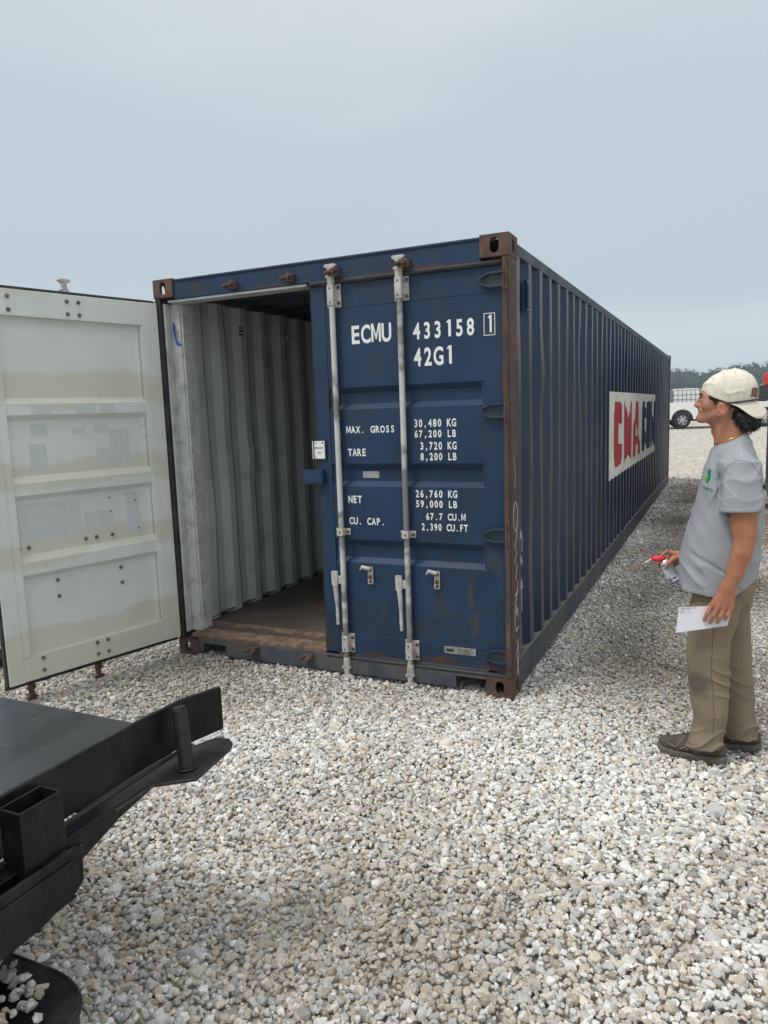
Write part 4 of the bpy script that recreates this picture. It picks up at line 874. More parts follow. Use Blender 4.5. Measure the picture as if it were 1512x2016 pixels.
for w0, w1 in ((.085, .099), (1.761, 1.775)):
    b = MB(TP); b.prism([(1.22, 1.32), (1.26, 1.78), (1.84, 1.78), (1.84, 1.32)], 'xz', w0, w1); b.prism([(1.92, 1.32), (1.92, 1.78), (2.30, 1.78), (2.72, 1.32)], 'xz', w0, w1); b.obj('window', M_gls, PK)
for cx in (0, 3.65): b = MB(TP); b.prism(arch(cx, .50)+arch(cx, .43)[::-1], 'xz', .02, .3); b.obj('wheel_arch', M_blk, PK)
for cx in (0, 3.65):
    for w, s in ((.02, 1), (1.62, 1)):
        b = MB(TP); b.lathe((cx, w, .40), (0, 1, 0), [(0, .22), (.005, .33), (.03, .39), (.05, .40), (.19, .40), (.215, .38), (.22, .22)], 32, caps=False); wh = b.obj('wheel', M_tyre, PK, smooth=50)
        b = MB(TP); b.lathe((cx, w-.006, .40), (0, 1, 0), [(0, .245), (.004, .24), (.030, .225), (.012, .12), (.0, .07), (-.004, .05), (-.004, .001)], 30, caps=False); b.obj('rim', M_rim, wh, smooth=40)
        b = MB(TP)
        for k in range(6):
            a = k*math.pi/3+.3; b.prism([(cx+.11*math.cos(a-.28), .40+.11*math.sin(a-.28)), (cx+.195*math.cos(a-.24), .40+.195*math.sin(a-.24)), (cx+.205*math.cos(a), .40+.205*math.sin(a)), (cx+.195*math.cos(a+.24), .40+.195*math.sin(a+.24)), (cx+.11*math.cos(a+.28), .40+.11*math.sin(a+.28))], 'xz', w-.003, w+.040)
        b.obj('rim_opening', M_blk, wh)
b = MB(TP); b.box(1.14, 1.155, -.004, .004, .5, 1.22); b.box(2.80, 2.812, -.004, .004, .5, 1.18); b.box(1.35, 1.52, -.02, .0, 1.08, 1.11); b.box(2.86, 3.0, -.16, .02, 1.22, 1.38); b.obj('door_trim', M_blk, PK)
b = MB(TP); b.box(-1.34, -1.20, .02, 1.84, .44, .62); b.obj('bumper', M_rim, PK, bevel=.02); b = MB(TP); b.box(4.50, 4.62, .02, 1.84, .42, .64); b.obj('bumper', M_rim, PK, bevel=.02)
b = MB(TP); b.box(-1.205, -1.15, -.01, .10, .80, 1.10); b.obj('tail_light', M_redl, PK); b = MB(TP); b.box(4.40, 4.53, -.005, .22, .78, .98); b.obj('headlight', M_rim, PK)
b = MB(TP); b.prism([(-.95, .30), (-.80, .55), (-.62, .55), (-.70, .30)], 'xz', .03, .2); b.box(-.9, 4.2, .25, 1.6, .34, .52); b.obj('underbody', M_blk, PK)
b = MB(TP); b.box(.52, .66, -.006, .001, 1.035, 1.05); b.box(.64, .72, -.006, .001, 1.02, 1.06); b.obj('badge', M_blk, PK)
# water tote standing in the bed
M_tank = mat('translucent_white_tank', (.78, .80, .80), rough=.5, var=.04, vscale=3); M_cage = mat('grey_cage_tube', (.20, .21, .22), rough=.5, metal=.4)
IB = empty('liquid_tote', TP(.25, .9, .7), 'white plastic liquid tote in a grey wire cage in the bed of the pickup', 'liquid tote')
def rrect(x0, x1, z0, z1, r, n=5):
    P = []
    for cx, cz, a in ((x1-r, z1-r, 0), (x0+r, z1-r, math.pi/2), (x0+r, z0+r, math.pi), (x1-r, z0+r, 1.5*math.pi)): P += [(cx+r*math.cos(a+k*math.pi/2/n), cz+r*math.sin(a+k*math.pi/2/n)) for k in range(n+1)]
    return P
b = MB(TP); b.prism(rrect(-.36, .82, .86, 1.90, .10), 'xz', .38, 1.36); b.obj('tank', M_tank, IB, bevel=.05); b = MB(TP); b.box(-.38, .84, .36, 1.38, .715, .85); b.obj('pallet', M_cage, IB)
b = MB(TP)
for w in (.365, 1.375):
    for k in range(7): s = -.36+k*1.18/6; b.cyl((s, w, .80), (s, w, 1.86), .011, seg=6)
    for z in (.95, 1.18, 1.40, 1.62, 1.86): b.cyl((-.37, w, z), (.83, w, z), .011, seg=6)
for s in (-.375, .835):
    for k in range(1, 6): w = .365+k*1.01/6; b.cyl((s, w, .80), (s, w, 1.86), .011, seg=6)
    for z in (.95, 1.18, 1.40, 1.62, 1.86): b.cyl((s, .365, z), (s, 1.375, z), .011, seg=6)
b.obj('cage', M_cage, IB)
# red and black machine behind the pickup
M_red = mat('red_machine_paint', (.55, .035, .03), rough=.4, var=.08); q0 = gpt(1495, 813); zt_ = float(q0[2]); TQ = lambda s, w, z: (q0[0]+s, q0[1]+w, zt_+z)
RM = empty('yard_tractor', TQ(1.5, 1, 0), 'red and black yard tractor half hidden behind the right container edge', 'tractor')
k_ = math.hypot(q0[0]-CAM[0], q0[1]-CAM[1])/FOC
b = MB(TQ); b.prism([(.2*1, 48*k_), (5*k_, 66*k_), (9*k_, 69*k_), (60*k_, 69*k_), (60*k_, 48*k_)], 'xz', 0, 1.6); b.obj('cab', M_red, RM, bevel=.04); b = MB(TQ); b.prism([(4.8*k_, 57*k_), (5.4*k_, 61*k_), (7.4*k_, 61*k_), (7.0*k_, 57*k_)], 'xz', -.03, .001); b.box(12*k_, 30*k_, -.02, .001, 53*k_, 65*k_); b.obj('window', M_gls, RM)
b = MB(TQ); b.box(-1*k_, 62*k_, -.05, 1.7, 26*k_, 47.5*k_); b.box(-2*k_, 10*k_, -.1, 1.75, 27*k_, 31*k_); b.obj('chassis', M_blk, RM, bevel=.03)
for s in (12*k_, 48*k_):
    for w in (-.1, 1.4):
        b = MB(TQ); b.lathe((s, w, 16*k_), (0, 1, 0), [(0, 6*k_), (.02, 14*k_), (.05, 16*k_), (.3, 16*k_), (.33, 14*k_), (.34, 6*k_)], 24); w_ = b.obj('wheel', M_tyre, RM, smooth=50)
        b = MB(TQ); b.lathe((s, w-.01, 16*k_), (0, 1, 0), [(0, 3*k_), (.02, 7.5*k_), (.05, 8*k_)], 20); b.obj('rim', M_rim, w_, smooth=40)
# wood on the skyline: many crowns of small leaf clumps, one mass
def wood():
    r = np.random.RandomState(5); Vs, Cs = [], []; P9 = prototypes(3, 26, 8)
    for i in range(760):
        az = r.uniform(-1.15, 1.25); d = r.uniform(395, 470); x, y = CAM[0]+d*math.sin(az), CAM[1]+d*math.cos(az)
        if y < 150: continue
        q = math.degrees(az); h = 8.9+1.3*math.sin(q*1.9+1)+.8*math.sin(q*4.7)+(2.6 if q > 1.0 else 0)-(2.2*math.exp(-((q+2.1)/.35)**2))+r.uniform(-1.0, 1.0)
        w = r.uniform(3.2, 5.5); k = 330; g0 = float(gz(x, y)); tone = r.uniform(.7, 1.25)
        u = r.normal(size=(k, 3)); u /= np.linalg.norm(u, axis=1)[:, None]; rad = r.uniform(.78, 1.04, k)*(1+.16*np.sin(u[:, 0]*6+u[:, 2]*5+i))
        C = np.stack([x+u[:, 0]*rad*w, y+u[:, 1]*rad*w, g0+h*.55+u[:, 2]*rad*h*.47], 1); C[:, 2] = np.maximum(C[:, 2], g0+.2)
        A = r.normal(size=(k, 3, 3))*.42; Vs.append((C[:, None]+A).reshape(-1, 3)); Cs.append(np.repeat(np.array([(.034, .056, .024)])*(tone*r.uniform(.65, 1.35, k))[:, None], 3, 0))
        PV, PF = P9[i % 3]; core = PV[PF].reshape(-1, 3)*np.array((w*.92, w*.92, h*.45))+np.array((x, y, g0+h*.48)); Vs.append(core); Cs.append(np.tile(np.array((.028, .046, .020))*tone, (len(core), 1)))
    V = np.concatenate(Vs); F = np.arange(len(V)).reshape(-1, 3)
    m = mat('far_foliage', (.05, .08, .03), rough=.9, var=.1, attr='tint', vscale=.2, spec=.1)
    return tag(fast_mesh('wood', V, F, m, smooth=False, colors=np.concatenate(Cs)), 'dark green wood fading in the haze along the horizon', 'wood', kind='stuff')
wood()
# haze
hm = bpy.data.materials.new('haze_air'); hm.use_nodes = True; t = hm.node_tree; t.nodes.clear(); o_ = t.nodes.new('ShaderNodeOutputMaterial'); pv = t.nodes.new('ShaderNodeVolumePrincipled')
pv.inputs['Color'].default_value = (.74, .87, 1, 1); pv.inputs['Density'].default_value = .00075; pv.inputs['Anisotropy'].default_value = 0.0; t.links.new(pv.outputs[0], o_.inputs['Volume'])
b = MB(); b.box(-1000, 1000, -80, 1700, -2, 45); hz = b.obj('haze', hm); tag(hz, kind='stuff')
# ------------------------------------------------------------------ the man
def Wp(u, v, y):
    """point of the plane y = const that a pixel of the photo shows, used to read real positions off it"""
    d = np.array([(u-756)/FOC, -(v-1008)/FOC, 1.0]) @ np.stack([_r, _u, _f]); return CAM+d*(y-CAM[1])/d[1]
HY = -.30
PS = empty('person', (3.52, -.30, 0), 'man in grey t-shirt, khaki trousers and backwards cream cap looking up at the container', 'person')
def skin_mat():
    m = mat('skin', (.42, .2, .12), rough=.5, var=.05, vscale=40, attr='tint', bump=.0007, bscale=260, spec=.35)
    b = m.node_tree.nodes['Principled BSDF']; b.inputs['Subsurface Weight'].default_value = .12; b.inputs['Subsurface Radius'].default_value = (.012, .005, .003); b.inputs['Subsurface Scale'].default_value = .6; return m
M_skin = skin_mat()
def body():
    S = SDF((3.10, -.66, .66), (3.78, .04, 1.82), .0034)
    # skull and face
    S.ell((3.508, HY, 1.694), (.094, .073, .092), .02)
    S.ell((3.452, HY, 1.690), (.056, .062, .055), .02); S.ell((3.456, HY, 1.640), (.055, .054, .070), .02)
    S.ell((3.455, HY, 1.603), (.052, .046, .034), .02)
    for s in (-1, 1):
        S.cone((3.408, HY+s*.006, 1.692), (3.418, HY+s*.040, 1.690), .0105, .010, .012)
        S.ell((3.432, HY+s*.040, 1.650), (.026, .020, .026), .015); S.cone((3.410, HY+s*.018, 1.586), (3.486, HY+s*.052, 1.612), .015, .017, .018)
        S.cone((3.486, HY+s*.052, 1.612), (3.492, HY+s*.060, 1.665), .017, .015, .02)
        S.ell((3.392, HY+s*.029, 1.678), (.014, .015, .0085), .008, op='sub')
    S.cone((3.403, HY, 1.686), (3.392, HY, 1.668), .0070, .0080, .008); S.cone((3.392, HY, 1.668), (3.382, HY, 1.653), .0080, .0105, .006)
    for s in (-1, 1): S.ell((3.393, HY+s*.012, 1.648), (.012, .0085, .0085), .006)
    S.cone((3.383, HY, 1.648), (3.398, HY, 1.637), .0065, .007, .006); S.ell((3.403, HY, 1.628), (.013, .026, .016), .010)
    S.ell((3.3955, HY, 1.6205), (.0085, .020, .0055), .003); S.ell((3.3975, HY, 1.6105), (.0085, .018, .0055), .003); S.ell((3.3885, HY, 1.6155), (.007, .018, .0016), .0015, op='sub')
    S.ell((3.4015, HY, 1.590), (.0215, .023, .019), .012)
    for s in (-1, 1):
        M = [(.95, 0, .31), (0, 1, 0), (-.31, 0, .95)]
        S.ell((3.488, HY+s*.0775, 1.629), (.0195, .0085, .030), .005, M); S.ell((3.485, HY+s*.0865, 1.633), (.0110, .0075, .019), .002, M, 'sub'); S.ell((3.480, HY+s*.079, 1.625), (.005, .005, .007), .003, M)
        S.cone((3.475, HY+s*.070, 1.607), (3.478, HY+s*.073, 1.602), .007, .006, .004)
    # neck, shoulders, trunk
    S.cone((3.514, HY, 1.625), (3.534, HY, 1.465), .053, .059, .025); S.cone((3.472, HY, 1.570), (3.494, HY, 1.475), .026, .030, .03); S.ell((3.457, HY, 1.530), (.010, .010, .013), .014)
    for s in (-1, 1): S.cone((3.54, HY+s*.03, 1.440), (3.555, HY+s*.16, 1.375), .045, .050, .03); S.cone((3.505, HY+s*.062, 1.625), (3.475, HY+s*.018, 1.470), .012, .011, .02)
    S.prof([1.42, 1.36, 1.2, 1.05, .9, .82], [3.535, 3.54, 3.535, 3.52, 3.51, 3.51], [HY]*6, [.05, .09, .115, .12, .11, .10], [.09, .155, .165, .155, .15, .14], .03)
    # near (left) arm, hanging, and its hand holding the envelope
    A = [((3.565, -.485, 1.375), .056), ((3.588, -.520, 1.20), .051), ((3.597, -.533, 1.105), .0435), ((3.583, -.537, 1.025), .0425), ((3.559, -.538, .935), .0355), ((3.533, -.541, .868), .0285)]
    for (a, ra), (b_, rb) in zip(A, A[1:]): S.cone(a, b_, ra, rb, .005)
    S.ell((3.574, -.530, 1.15), (.040, .036, .07), .02)
    S.ell((3.532, -.541, .865), (.034, .024, .035), .015)
    Kn = [(3.474, -.549, .793), (3.498, -.554, .789), (3.523, -.553, .785), (3.546, -.547, .785)]
    Ws = [(3.512, -.545, .850), (3.524, -.548, .852), (3.536, -.548, .852), (3.548, -.545, .850)]
    for k, (kk, w) in enumerate(zip(Kn, Ws)):
        S.cone(w, kk, .0165, .0125, .010); S.ell(kk, (.0115, .0105, .0115), .005)
    F = [[Kn[0], (3.455, -.557, .754), (3.448, -.549, .734), (3.443, -.545, .717)], [Kn[1], (3.480, -.562, .748), (3.472, -.554, .727), (3.467, -.548, .709)],
         [Kn[2], (3.507, -.562, .746), (3.501, -.555, .729), (3.496, -.549, .714)], [Kn[3], (3.534, -.557, .754), (3.530, -.551, .740), (3.526, -.546, .728)]]
    for f, k in zip(F, (1, 1.02, .98, .88)):
        for i, (ra, rb) in enumerate(((.0112, .0098), (.0096, .0088), (.0086, .0076))): S.cone(f[i], f[i+1], ra*k, rb*k, .003)
    T = [(3.520, -.530, .842), (3.487, -.512, .805), (3.462, -.515, .772), (3.448, -.521, .745)]
    for i, (ra, rb) in enumerate(((.016, .0135), (.0125, .011), (.0108, .009))): S.cone(T[i], T[i+1], ra, rb, .008)
    # far (right) arm, bent forward, holding the spray can
    A = [((3.565, -.115, 1.375), .056), ((3.590, -.080, 1.20), .051), ((3.600, -.060, 1.110), .043), ((3.530, -.085, 1.055), .042), ((3.430, -.135, .995), .033), (tuple(Wp(1352, 1096, -.17)), .0265)]
    for (a, ra), (b_, rb) in zip(A, A[1:]): S.cone(a, b_, ra, rb, .005)
    w0 = Wp(1349, 1095, -.172); kn = [Wp(1321, 1089, -.182), Wp(1325, 1093, -.160), Wp(1329, 1101, -.142), Wp(1333, 1108, -.135)]
    for k in kn: S.cone(w0+np.array([0, 0, 0]), k, .0185, .013, .012)
    S.ell((w0+kn[1])/2, (.034, .022, .022), .012)
    tip = [Wp(1303, 1093, -.205), Wp(1297, 1110, -.150), Wp(1302, 1121, -.150), Wp(1308, 1130, -.155)]
    mid = [Wp(1312, 1086, -.195), Wp(1311, 1099, -.125), Wp(1315, 1109, -.120), Wp(1319, 1119, -.125)]
    for a, m_, c_ in zip(kn, mid, tip): S.cone(a, m_, .0115, .0098, .004); S.cone(m_, c_, .0096, .0078, .003)
    th = [Wp(1342, 1100, -.190), Wp(1326, 1100, -.222), Wp(1318, 1107, -.240), Wp(1312, 1115, -.243)]
    for i, (ra, rb) in enumerate(((.016, .014), (.0135, .0115), (.0112, .0095))): S.cone(th[i], th[i+1], ra, rb, .008)
    V, Fc = S.mesh(1)
    # skin tint
    C = np.tile(np.array([.40, .175, .098]), (len(V), 1)); x, y, z = V.T; ay = np.abs(y-HY)
    def blend(m, c): C[:] = C*(1-m[:, None])+np.array(c)*m[:, None]
    face = np.clip((z-1.50)/.08, 0, 1)*(x < 3.6); blend(face*.5, (.41, .205, .140)); blend(np.clip((z-1.655)/.02, 0, 1)*.35, (.50, .25, .165))
    g = lambda cx, cy, cz, r: np.exp(-(((x-cx)**2+(ay-cy)**2+(z-cz)**2)/r**2))
    blend(g(3.3945, 0, 1.6155, .013)*.75, (.36, .125, .10)); blend(g(3.385, 0, 1.652, .016)*.45, (.50, .19, .15)); blend(g(3.425, .042, 1.650, .022)*.35, (.50, .21, .15))
    blend(g(3.487, .080, 1.628, .024)*.8, (.52, .185, .13)); beard = np.clip(1-np.abs(z-1.598)/.035, 0, 1)*(x < 3.49)*(x > 3.37)*(ay < .075); blend(beard*.28, (.17, .10, .075))
    arm = (z < 1.22)*(y < -.45); blend(arm*.6, (.37, .155, .085)); blend(arm*np.clip((.82-z)/.06, 0, 1)*.5, (.43, .19, .13))
    C *= (1+.05*snoise(x, y, z, (60, 60, 60), 3))[:, None]
    return fast_mesh('body', V, Fc, M_skin, PS, colors=C)
BODY = body()
M_eye = mat('eye_white', (.62, .58, .55), rough=.2); M_iris = mat('brown_iris', (.05, .03, .02), rough=.15); M_brow = mat('dark_hair', (.009, .007, .0065), rough=.45, var=.4, vscale=90, bump=.0012, bscale=260, spec=.45)
for s in (-1, 1):
    b = MB(); b.lathe((3.4115, HY+s*.0295, 1.6775), (-1, 0, .1), [(-.010, .002), (-.007, .0080), (0, .0108), (.007, .0080), (.0095, .0045)], 16); e = b.obj('eye', M_eye, BODY, smooth=80)
    b = MB(); b.lathe((3.4020, HY+s*.0300, 1.6785), (-1, 0, .15), [(-.002, .0052), (.0012, .0048), (.0016, .001)], 14); b.obj('iris', M_iris, e)
    b = MB(); b.tube([(3.3985, HY+s*.012, 1.6965), (3.3965, HY+s*.026, 1.7010), (3.4045, HY+s*.042, 1.6990), (3.416, HY+s*.050, 1.692)], [.0025, .0042, .0036, .0015], 6); b.obj('eyebrow', M_brow, BODY, smooth=60)
    b = MB(); b.tube([(3.4035, HY+s*.018, 1.682), (3.3995, HY+s*.029, 1.6868), (3.4055, HY+s*.041, 1.682)], [.0012, .0022, .0012], 6); b.obj('eyelashes', M_brow, BODY)

def hair():
    S = SDF((3.38, HY-.12, 1.49), (3.68, HY+.12, 1.74), .003)
    S.ell((3.572, HY, 1.598), (.056, .080, .060), .02); S.ell((3.595, HY, 1.575), (.040, .066, .045), .02); S.ell((3.545, HY, 1.648), (.058, .073, .034), .015)
    for s in (-1, 1):
        S.cone((3.448, HY+s*.058, 1.686), (3.500, HY+s*.067, 1.672), .0145, .016, .01); S.cone((3.458, HY+s*.066, 1.682), (3.462, HY+s*.068, 1.652), .008, .004, .006)
    X = S.ax[0][:, None, None]; Y = S.ax[1][None, :, None]; Z = S.ax[2][None, None, :]
    S.D += (.0045*snoise(X, Y, Z, (95, 95, 95), 4)+.0025*snoise(X, Y, Z, (220, 220, 220), 9)).astype(np.float32)*np.clip((X-3.47)/.05, .15, 1)
    V, F = S.mesh(1); o = fast_mesh('hair', V, F, M_brow, PS)
    # curls standing off the mass
    r = random.Random(3); b = MB(); pts = V[(V[:, 0] > 3.515) & (V[:, 2] < 1.655)]
    for i in range(330):
        p = pts[r.randrange(len(pts))]; c = np.array([3.56, HY, 1.605]); n = (p-c)/np.linalg.norm(p-c)
        t1 = np.cross(n, (r.gauss(0, 1), r.gauss(0, 1), r.gauss(0, 1))); t1 /= np.linalg.norm(t1); t2 = np.cross(n, t1); R_ = r.uniform(.005, .011); L_ = []; a0_ = r.uniform(0, 6)
        for k in range(9):
            a = a0_+k*.62; L_.append(tuple(p-n*.003+t1*R_*math.cos(a)+n*(.004+R_*.5*math.sin(a))+t2*(k*.0016)+np.array([0, 0, -.0012*k])))
        b.tube(L_, [.0014, .0022, .0024, .0024, .0024, .0022, .002, .0016, .0008], 5)
    link_mesh('hair_curls', b.V, b.F, M_brow, o, smooth=170)
hair()
# shirt
def shirt_extra(t, v, c):
    n = _noise(t, _map(t, v, scale=(1, 1, 2.2)), 420, 3, .7); c = _mixc(t, _rng(t, n, .35, .65, 0, .50), c, (.20, .215, .235))
    s = _rng(t, _noise(t, v, 11, 5, .6), .55, .75); return _mixc(t, _math(t, 'MULTIPLY', s, .18), c, (.22, .21, .20))
M_shirt = mat('heather_grey_cotton', (.335, .352, .378), rough=.9, var=.05, vscale=14, extra=shirt_extra, bump=.0016, bscale=55, spec=.15)
def shirt():
    S = SDF((3.28, -.64, .77), (3.74, .03, 1.56), .0036)
    S.prof([1.47, 1.44, 1.37, 1.30, 1.23, 1.14, 1.06, .98, .84, .79], [3.533, 3.535, 3.537, 3.534, 3.530, 3.519, 3.507, 3.498, 3.490, 3.490], [HY]*10,
           [.070, .090, .118, .131, .141, .150, .158, .164, .161, .160], [.08, .13, .185, .200, .203, .203, .206, .212, .214, .212], .0, p=2.3)
    for s in (-1, 1): S.cone((3.538, HY+s*.045, 1.455), (3.555, HY+s*.150, 1.388), .064, .060, .03)
    S.cone((3.512, HY, 1.60), (3.535, HY, 1.44), .066, .076, .03)
    X = S.ax[0][:, None, None]; Y = S.ax[1][None, :, None]; Z = S.ax[2][None, None, :]
    # collar plane and neck hole
    S.D = np.maximum(S.D, (-.395*(X-3.455)+.92*(Z-1.462)+0*Y).astype(np.float32))
    S.prof([1.19, 1.26, 1.34, 1.40], [3.571, 3.570, 3.566, 3.562], [-.537, -.527, -.508, -.482], [.084, .082, .080, .070], [.062, .062, .060, .052], .012, p=2.2)
    S.ell((3.562, -.470, 1.385), (.078, .072, .052), .03)
    S.cone((3.56, -.12, 1.375), (3.590, -.072, 1.20), .070, .078, .02)
    # folds
    low = np.clip((1.15-Z)/.25, 0, 1); sl = np.clip((-.46-Y)/.03, 0, 1)
    rid = lambda q: (1-np.abs(np.sin(q)))**2
    f = -.0085*low*rid(13*(X-3.3)+17*(Z-.9)+1.2*np.sin(9*Z+14*X))*np.clip((1.06-Z)/.12, .15, 1)*np.clip((Z-.83)/.04, .1, 1)
    f = f-.0060*rid(17*X+5*Z+.9*np.sin(9*Z)+1)*np.clip((1.34-Z)/.3, 0, 1)*(1-sl)+.0022*snoise(X, Y, Z, (38, 38, 22), 6)-.004*rid(24*(X-3.6)+30*(Z-1.3)+snoise(X, Y, Z, (9, 9, 9), 2))*np.clip((X-3.55)/.06, 0, 1)*(1-sl)
    f = f-sl*(.0055*rid(19*(Z-1.2)-17*(X-3.57)+.8*np.sin(30*X)+.4)+.0030*rid(40*Z+12*X+1.2*np.sin(25*X)))*np.clip((Z-1.20)/.03, 0, 1)
    gul = np.exp(-((Z-(.955-.55*(X-3.46)))/.014)**2)*np.clip((X-3.36)/.06, 0, 1)*np.clip((3.56-X)/.06, 0, 1)*np.clip((-.42-Y)/.04, 0, 1)
    f = f+.010*gul-.008*np.exp(-((Z-(.925-.50*(X-3.46)))/.018)**2)*np.clip((X-3.36)/.06, 0, 1)*np.clip((-.42-Y)/.04, 0, 1)
    f = f+.012*np.exp(-((X-(3.492-.06*(1.36-Z)))/.012)**2)*np.clip((-.44-Y)/.04, 0, 1)*np.clip((Z-1.18)/.1, 0, 1)*np.clip((1.38-Z)/.05, 0, 1)
    S.D += f.astype(np.float32)
    S.cone((3.505, HY, 1.66), (3.535, HY, 1.43), .064, .0665, .0, op='sub')
    hem = .816+np.maximum(0, X-3.56)*.80+.004*np.sin(30*X+12*Y); ar = np.where(Y < -.545+.0*X, 0, 0)
    torso_in = S.D+.010
    S.D = np.maximum(S.D, np.where((Y > -.52) | (Z < 1.1), hem-Z, -1).astype(np.float32)); S.D = np.where(Z+0*X+0*Y < .838, np.maximum(S.D, -torso_in), S.D).astype(np.float32)
    cutz = (1.203+.05*(X-3.57)+.0*Y); m = (Z < 1.21)&(Y < -.505)|(Z < 1.20)&(Y > -.095)
    S.D = np.where((Y < -.512)&(Z < 1.3), np.maximum(S.D, cutz-Z), S.D).astype(np.float32); S.D = np.where((Y > -.088)&(Z < 1.3), np.maximum(S.D, cutz-Z), S.D).astype(np.float32)
    S.prof([1.17, 1.225], [3.574, 3.573], [-.536, -.531], [.071, .069], [.050, .049], .0, p=2.2, op='sub')
    V, F = S.mesh(1); return fast_mesh('t_shirt', V, F, M_shirt, PS)
SH = shirt()
bpy.context.view_layer.update()
def surf(o, pts, dir_, off, name, m, parent, wid=None):
    pass
BVH = {}
def hit(o, p, d):
    if o.name not in BVH: BVH[o.name] = BVHTree.FromObject(o, bpy.context.evaluated_depsgraph_get())
    org = ORG[o.name]; h = BVH[o.name].ray_cast(Vector(np.array(p)-org), Vector(d)); return None if h[0] is None else np.array(h[0])+org
def ribbon(o, path, d, off, w, name, m, parent):
    """flat strip laid on a surface; path = points in front of it, d = direction towards it"""
    P = [hit(o, p, d) for p in path]; P = [p for p in P if p is not None]
    b = MB(); dd = np.array(d)/np.linalg.norm(d)
    if len(P) > 1: b.tube([tuple(p-dd*off) for p in P], w, 6)
    return b
M_seam = mat('pale_stitching', (.46, .48, .50), rough=.9)
def seam(o, pts, w, m, name, parent, d=(0, 1, 0), off=.0002):
    q = []
    for (a, b_) in zip(pts, pts[1:]):
        for k in range(9): t = k/8; q.append(tuple(np.array(a)*(1-t)+np.array(b_)*t))
    b = ribbon(o, q, d, off, w, name, m, parent)
    if b.V: b.obj(name, m, parent, fix=False, smooth=170)
y0 = -.75
seam(SH, [(3.492, y0, 1.218), (3.53, y0, 1.215), (3.60, y0, 1.219), (3.650, y0, 1.224)], .0011, M_seam, 'sleeve_hem', SH)
seam(SH, [(3.340, y0, .832), (3.40, y0, .836), (3.50, y0, .838), (3.555, y0, .838)], .0011, M_seam, 'bottom_hem', SH)
M_shade = mat('seam_groove', (.16, .17, .185), rough=.95)
seam(SH, [(3.498, y0, 1.27), (3.497, y0, 1.33), (3.512, y0, 1.385), (3.55, y0, 1.418), (3.60, y0, 1.412), (3.640, y0, 1.36)], .0012, M_shade, 'armhole_seam', SH)
seam(SH, [(3.575, y0, 1.42), (3.568, y0, 1.455), (3.560, y0, 1.485)], .0012, M_seam, 'shoulder_seam', SH)
seam(SH, [(3.468, -.8, 1.452), (3.49, -.8, 1.462), (3.52, -.8, 1.475), (3.55, -.8, 1.488)], .0016, M_seam, 'collar_rib', SH, d=(0, 1, 0))
# chest print and the small mark on the back and sleeve
M_green = mat('green_print', (.005, .17, .065), rough=.85); M_lime = mat('lime_print', (.13, .36, .06), rough=.85); M_gtxt = mat('dark_green_print', (.02, .10, .07), rough=.85)
def lay(o, V2, F, m, name, parent, P, d, off=.0012):
    V = []; 
    for a, b_ in V2:
        h = hit(o, P(a, b_), d); V.append(h-np.array(d)/np.linalg.norm(d)*off if h is not None else np.array(P(a, b_))+np.array(d)*.3)
    ob = link_mesh(name, V, F, m, parent); return ob
def grid_poly(poly, n=1):
    bm = bmesh.new(); vs = [bm.verts.new((a, b_, 0)) for a, b_ in poly]; bm.faces.new(vs); bmesh.ops.triangulate(bm, faces=bm.faces); bmesh.ops.subdivide_edges(bm, edges=bm.edges, cuts=2, use_grid_fill=True); bmesh.ops.triangulate(bm, faces=bm.faces)
    bm.verts.index_update(); r = [(v.co.x, v.co.y) for v in bm.verts], [[v.index for v in f.verts] for f in bm.faces]; bm.free(); return r
dch = (.80, .60, 0.0)
def PC(a, b_):      # photo pixel -> start point in front of the chest, cast back along the line of sight
    p = Wp(a, b_, -.62); return tuple(p)
def px_lay(o, poly, m, name, yy=-.40, off=.0012):
    V2, F = grid_poly(poly); V = []
    for a, b_ in V2:
        p1 = Wp(a, b_, yy); d = p1-CAM; d /= np.linalg.norm(d); h = hit(o, CAM, d)
        V.append(h-d*off if h is not None else p1)
    return link_mesh(name, V, F, m, o)
px_lay(SH, [(1394, 925), (1397, 923), (1400, 926), (1399, 934), (1399, 941), (1396, 948), (1392, 953), (1390, 950), (1391, 944), (1394, 938), (1393, 931)], M_green, 'chest_print')
px_lay(SH, [(1388, 938), (1391, 935), (1393, 938), (1391, 943), (1389, 949), (1386, 946), (1386, 941)], M_lime, 'chest_print')
V2, F2 = text2d('NORTH', 0, 1, 0, 1, .85, .03)
V = []
for a, b_ in V2:
    u, v = 1385+a*19, 955+a*8+8-b_*7; p1 = Wp(u, v, -.4); d = p1-CAM; d /= np.linalg.norm(d); h = hit(SH, CAM, d); V.append(h-d*.0012 if h is not None else p1)
link_mesh('chest_lettering', V, F2, M_gtxt, SH)
px_lay(SH, [(1503, 954), (1506, 953), (1507, 962), (1504, 963)], M_green, 'back_print')
seam(SH, [tuple(Wp(1426, 989, -.66)), tuple(Wp(1430, 985, -.66)), tuple(Wp(1438, 983, -.66)), tuple(Wp(1445, 981, -.66)), tuple(Wp(1451, 980, -.66))], .0009, M_paper, 'sleeve_script', SH, d=(0, 1, 0))
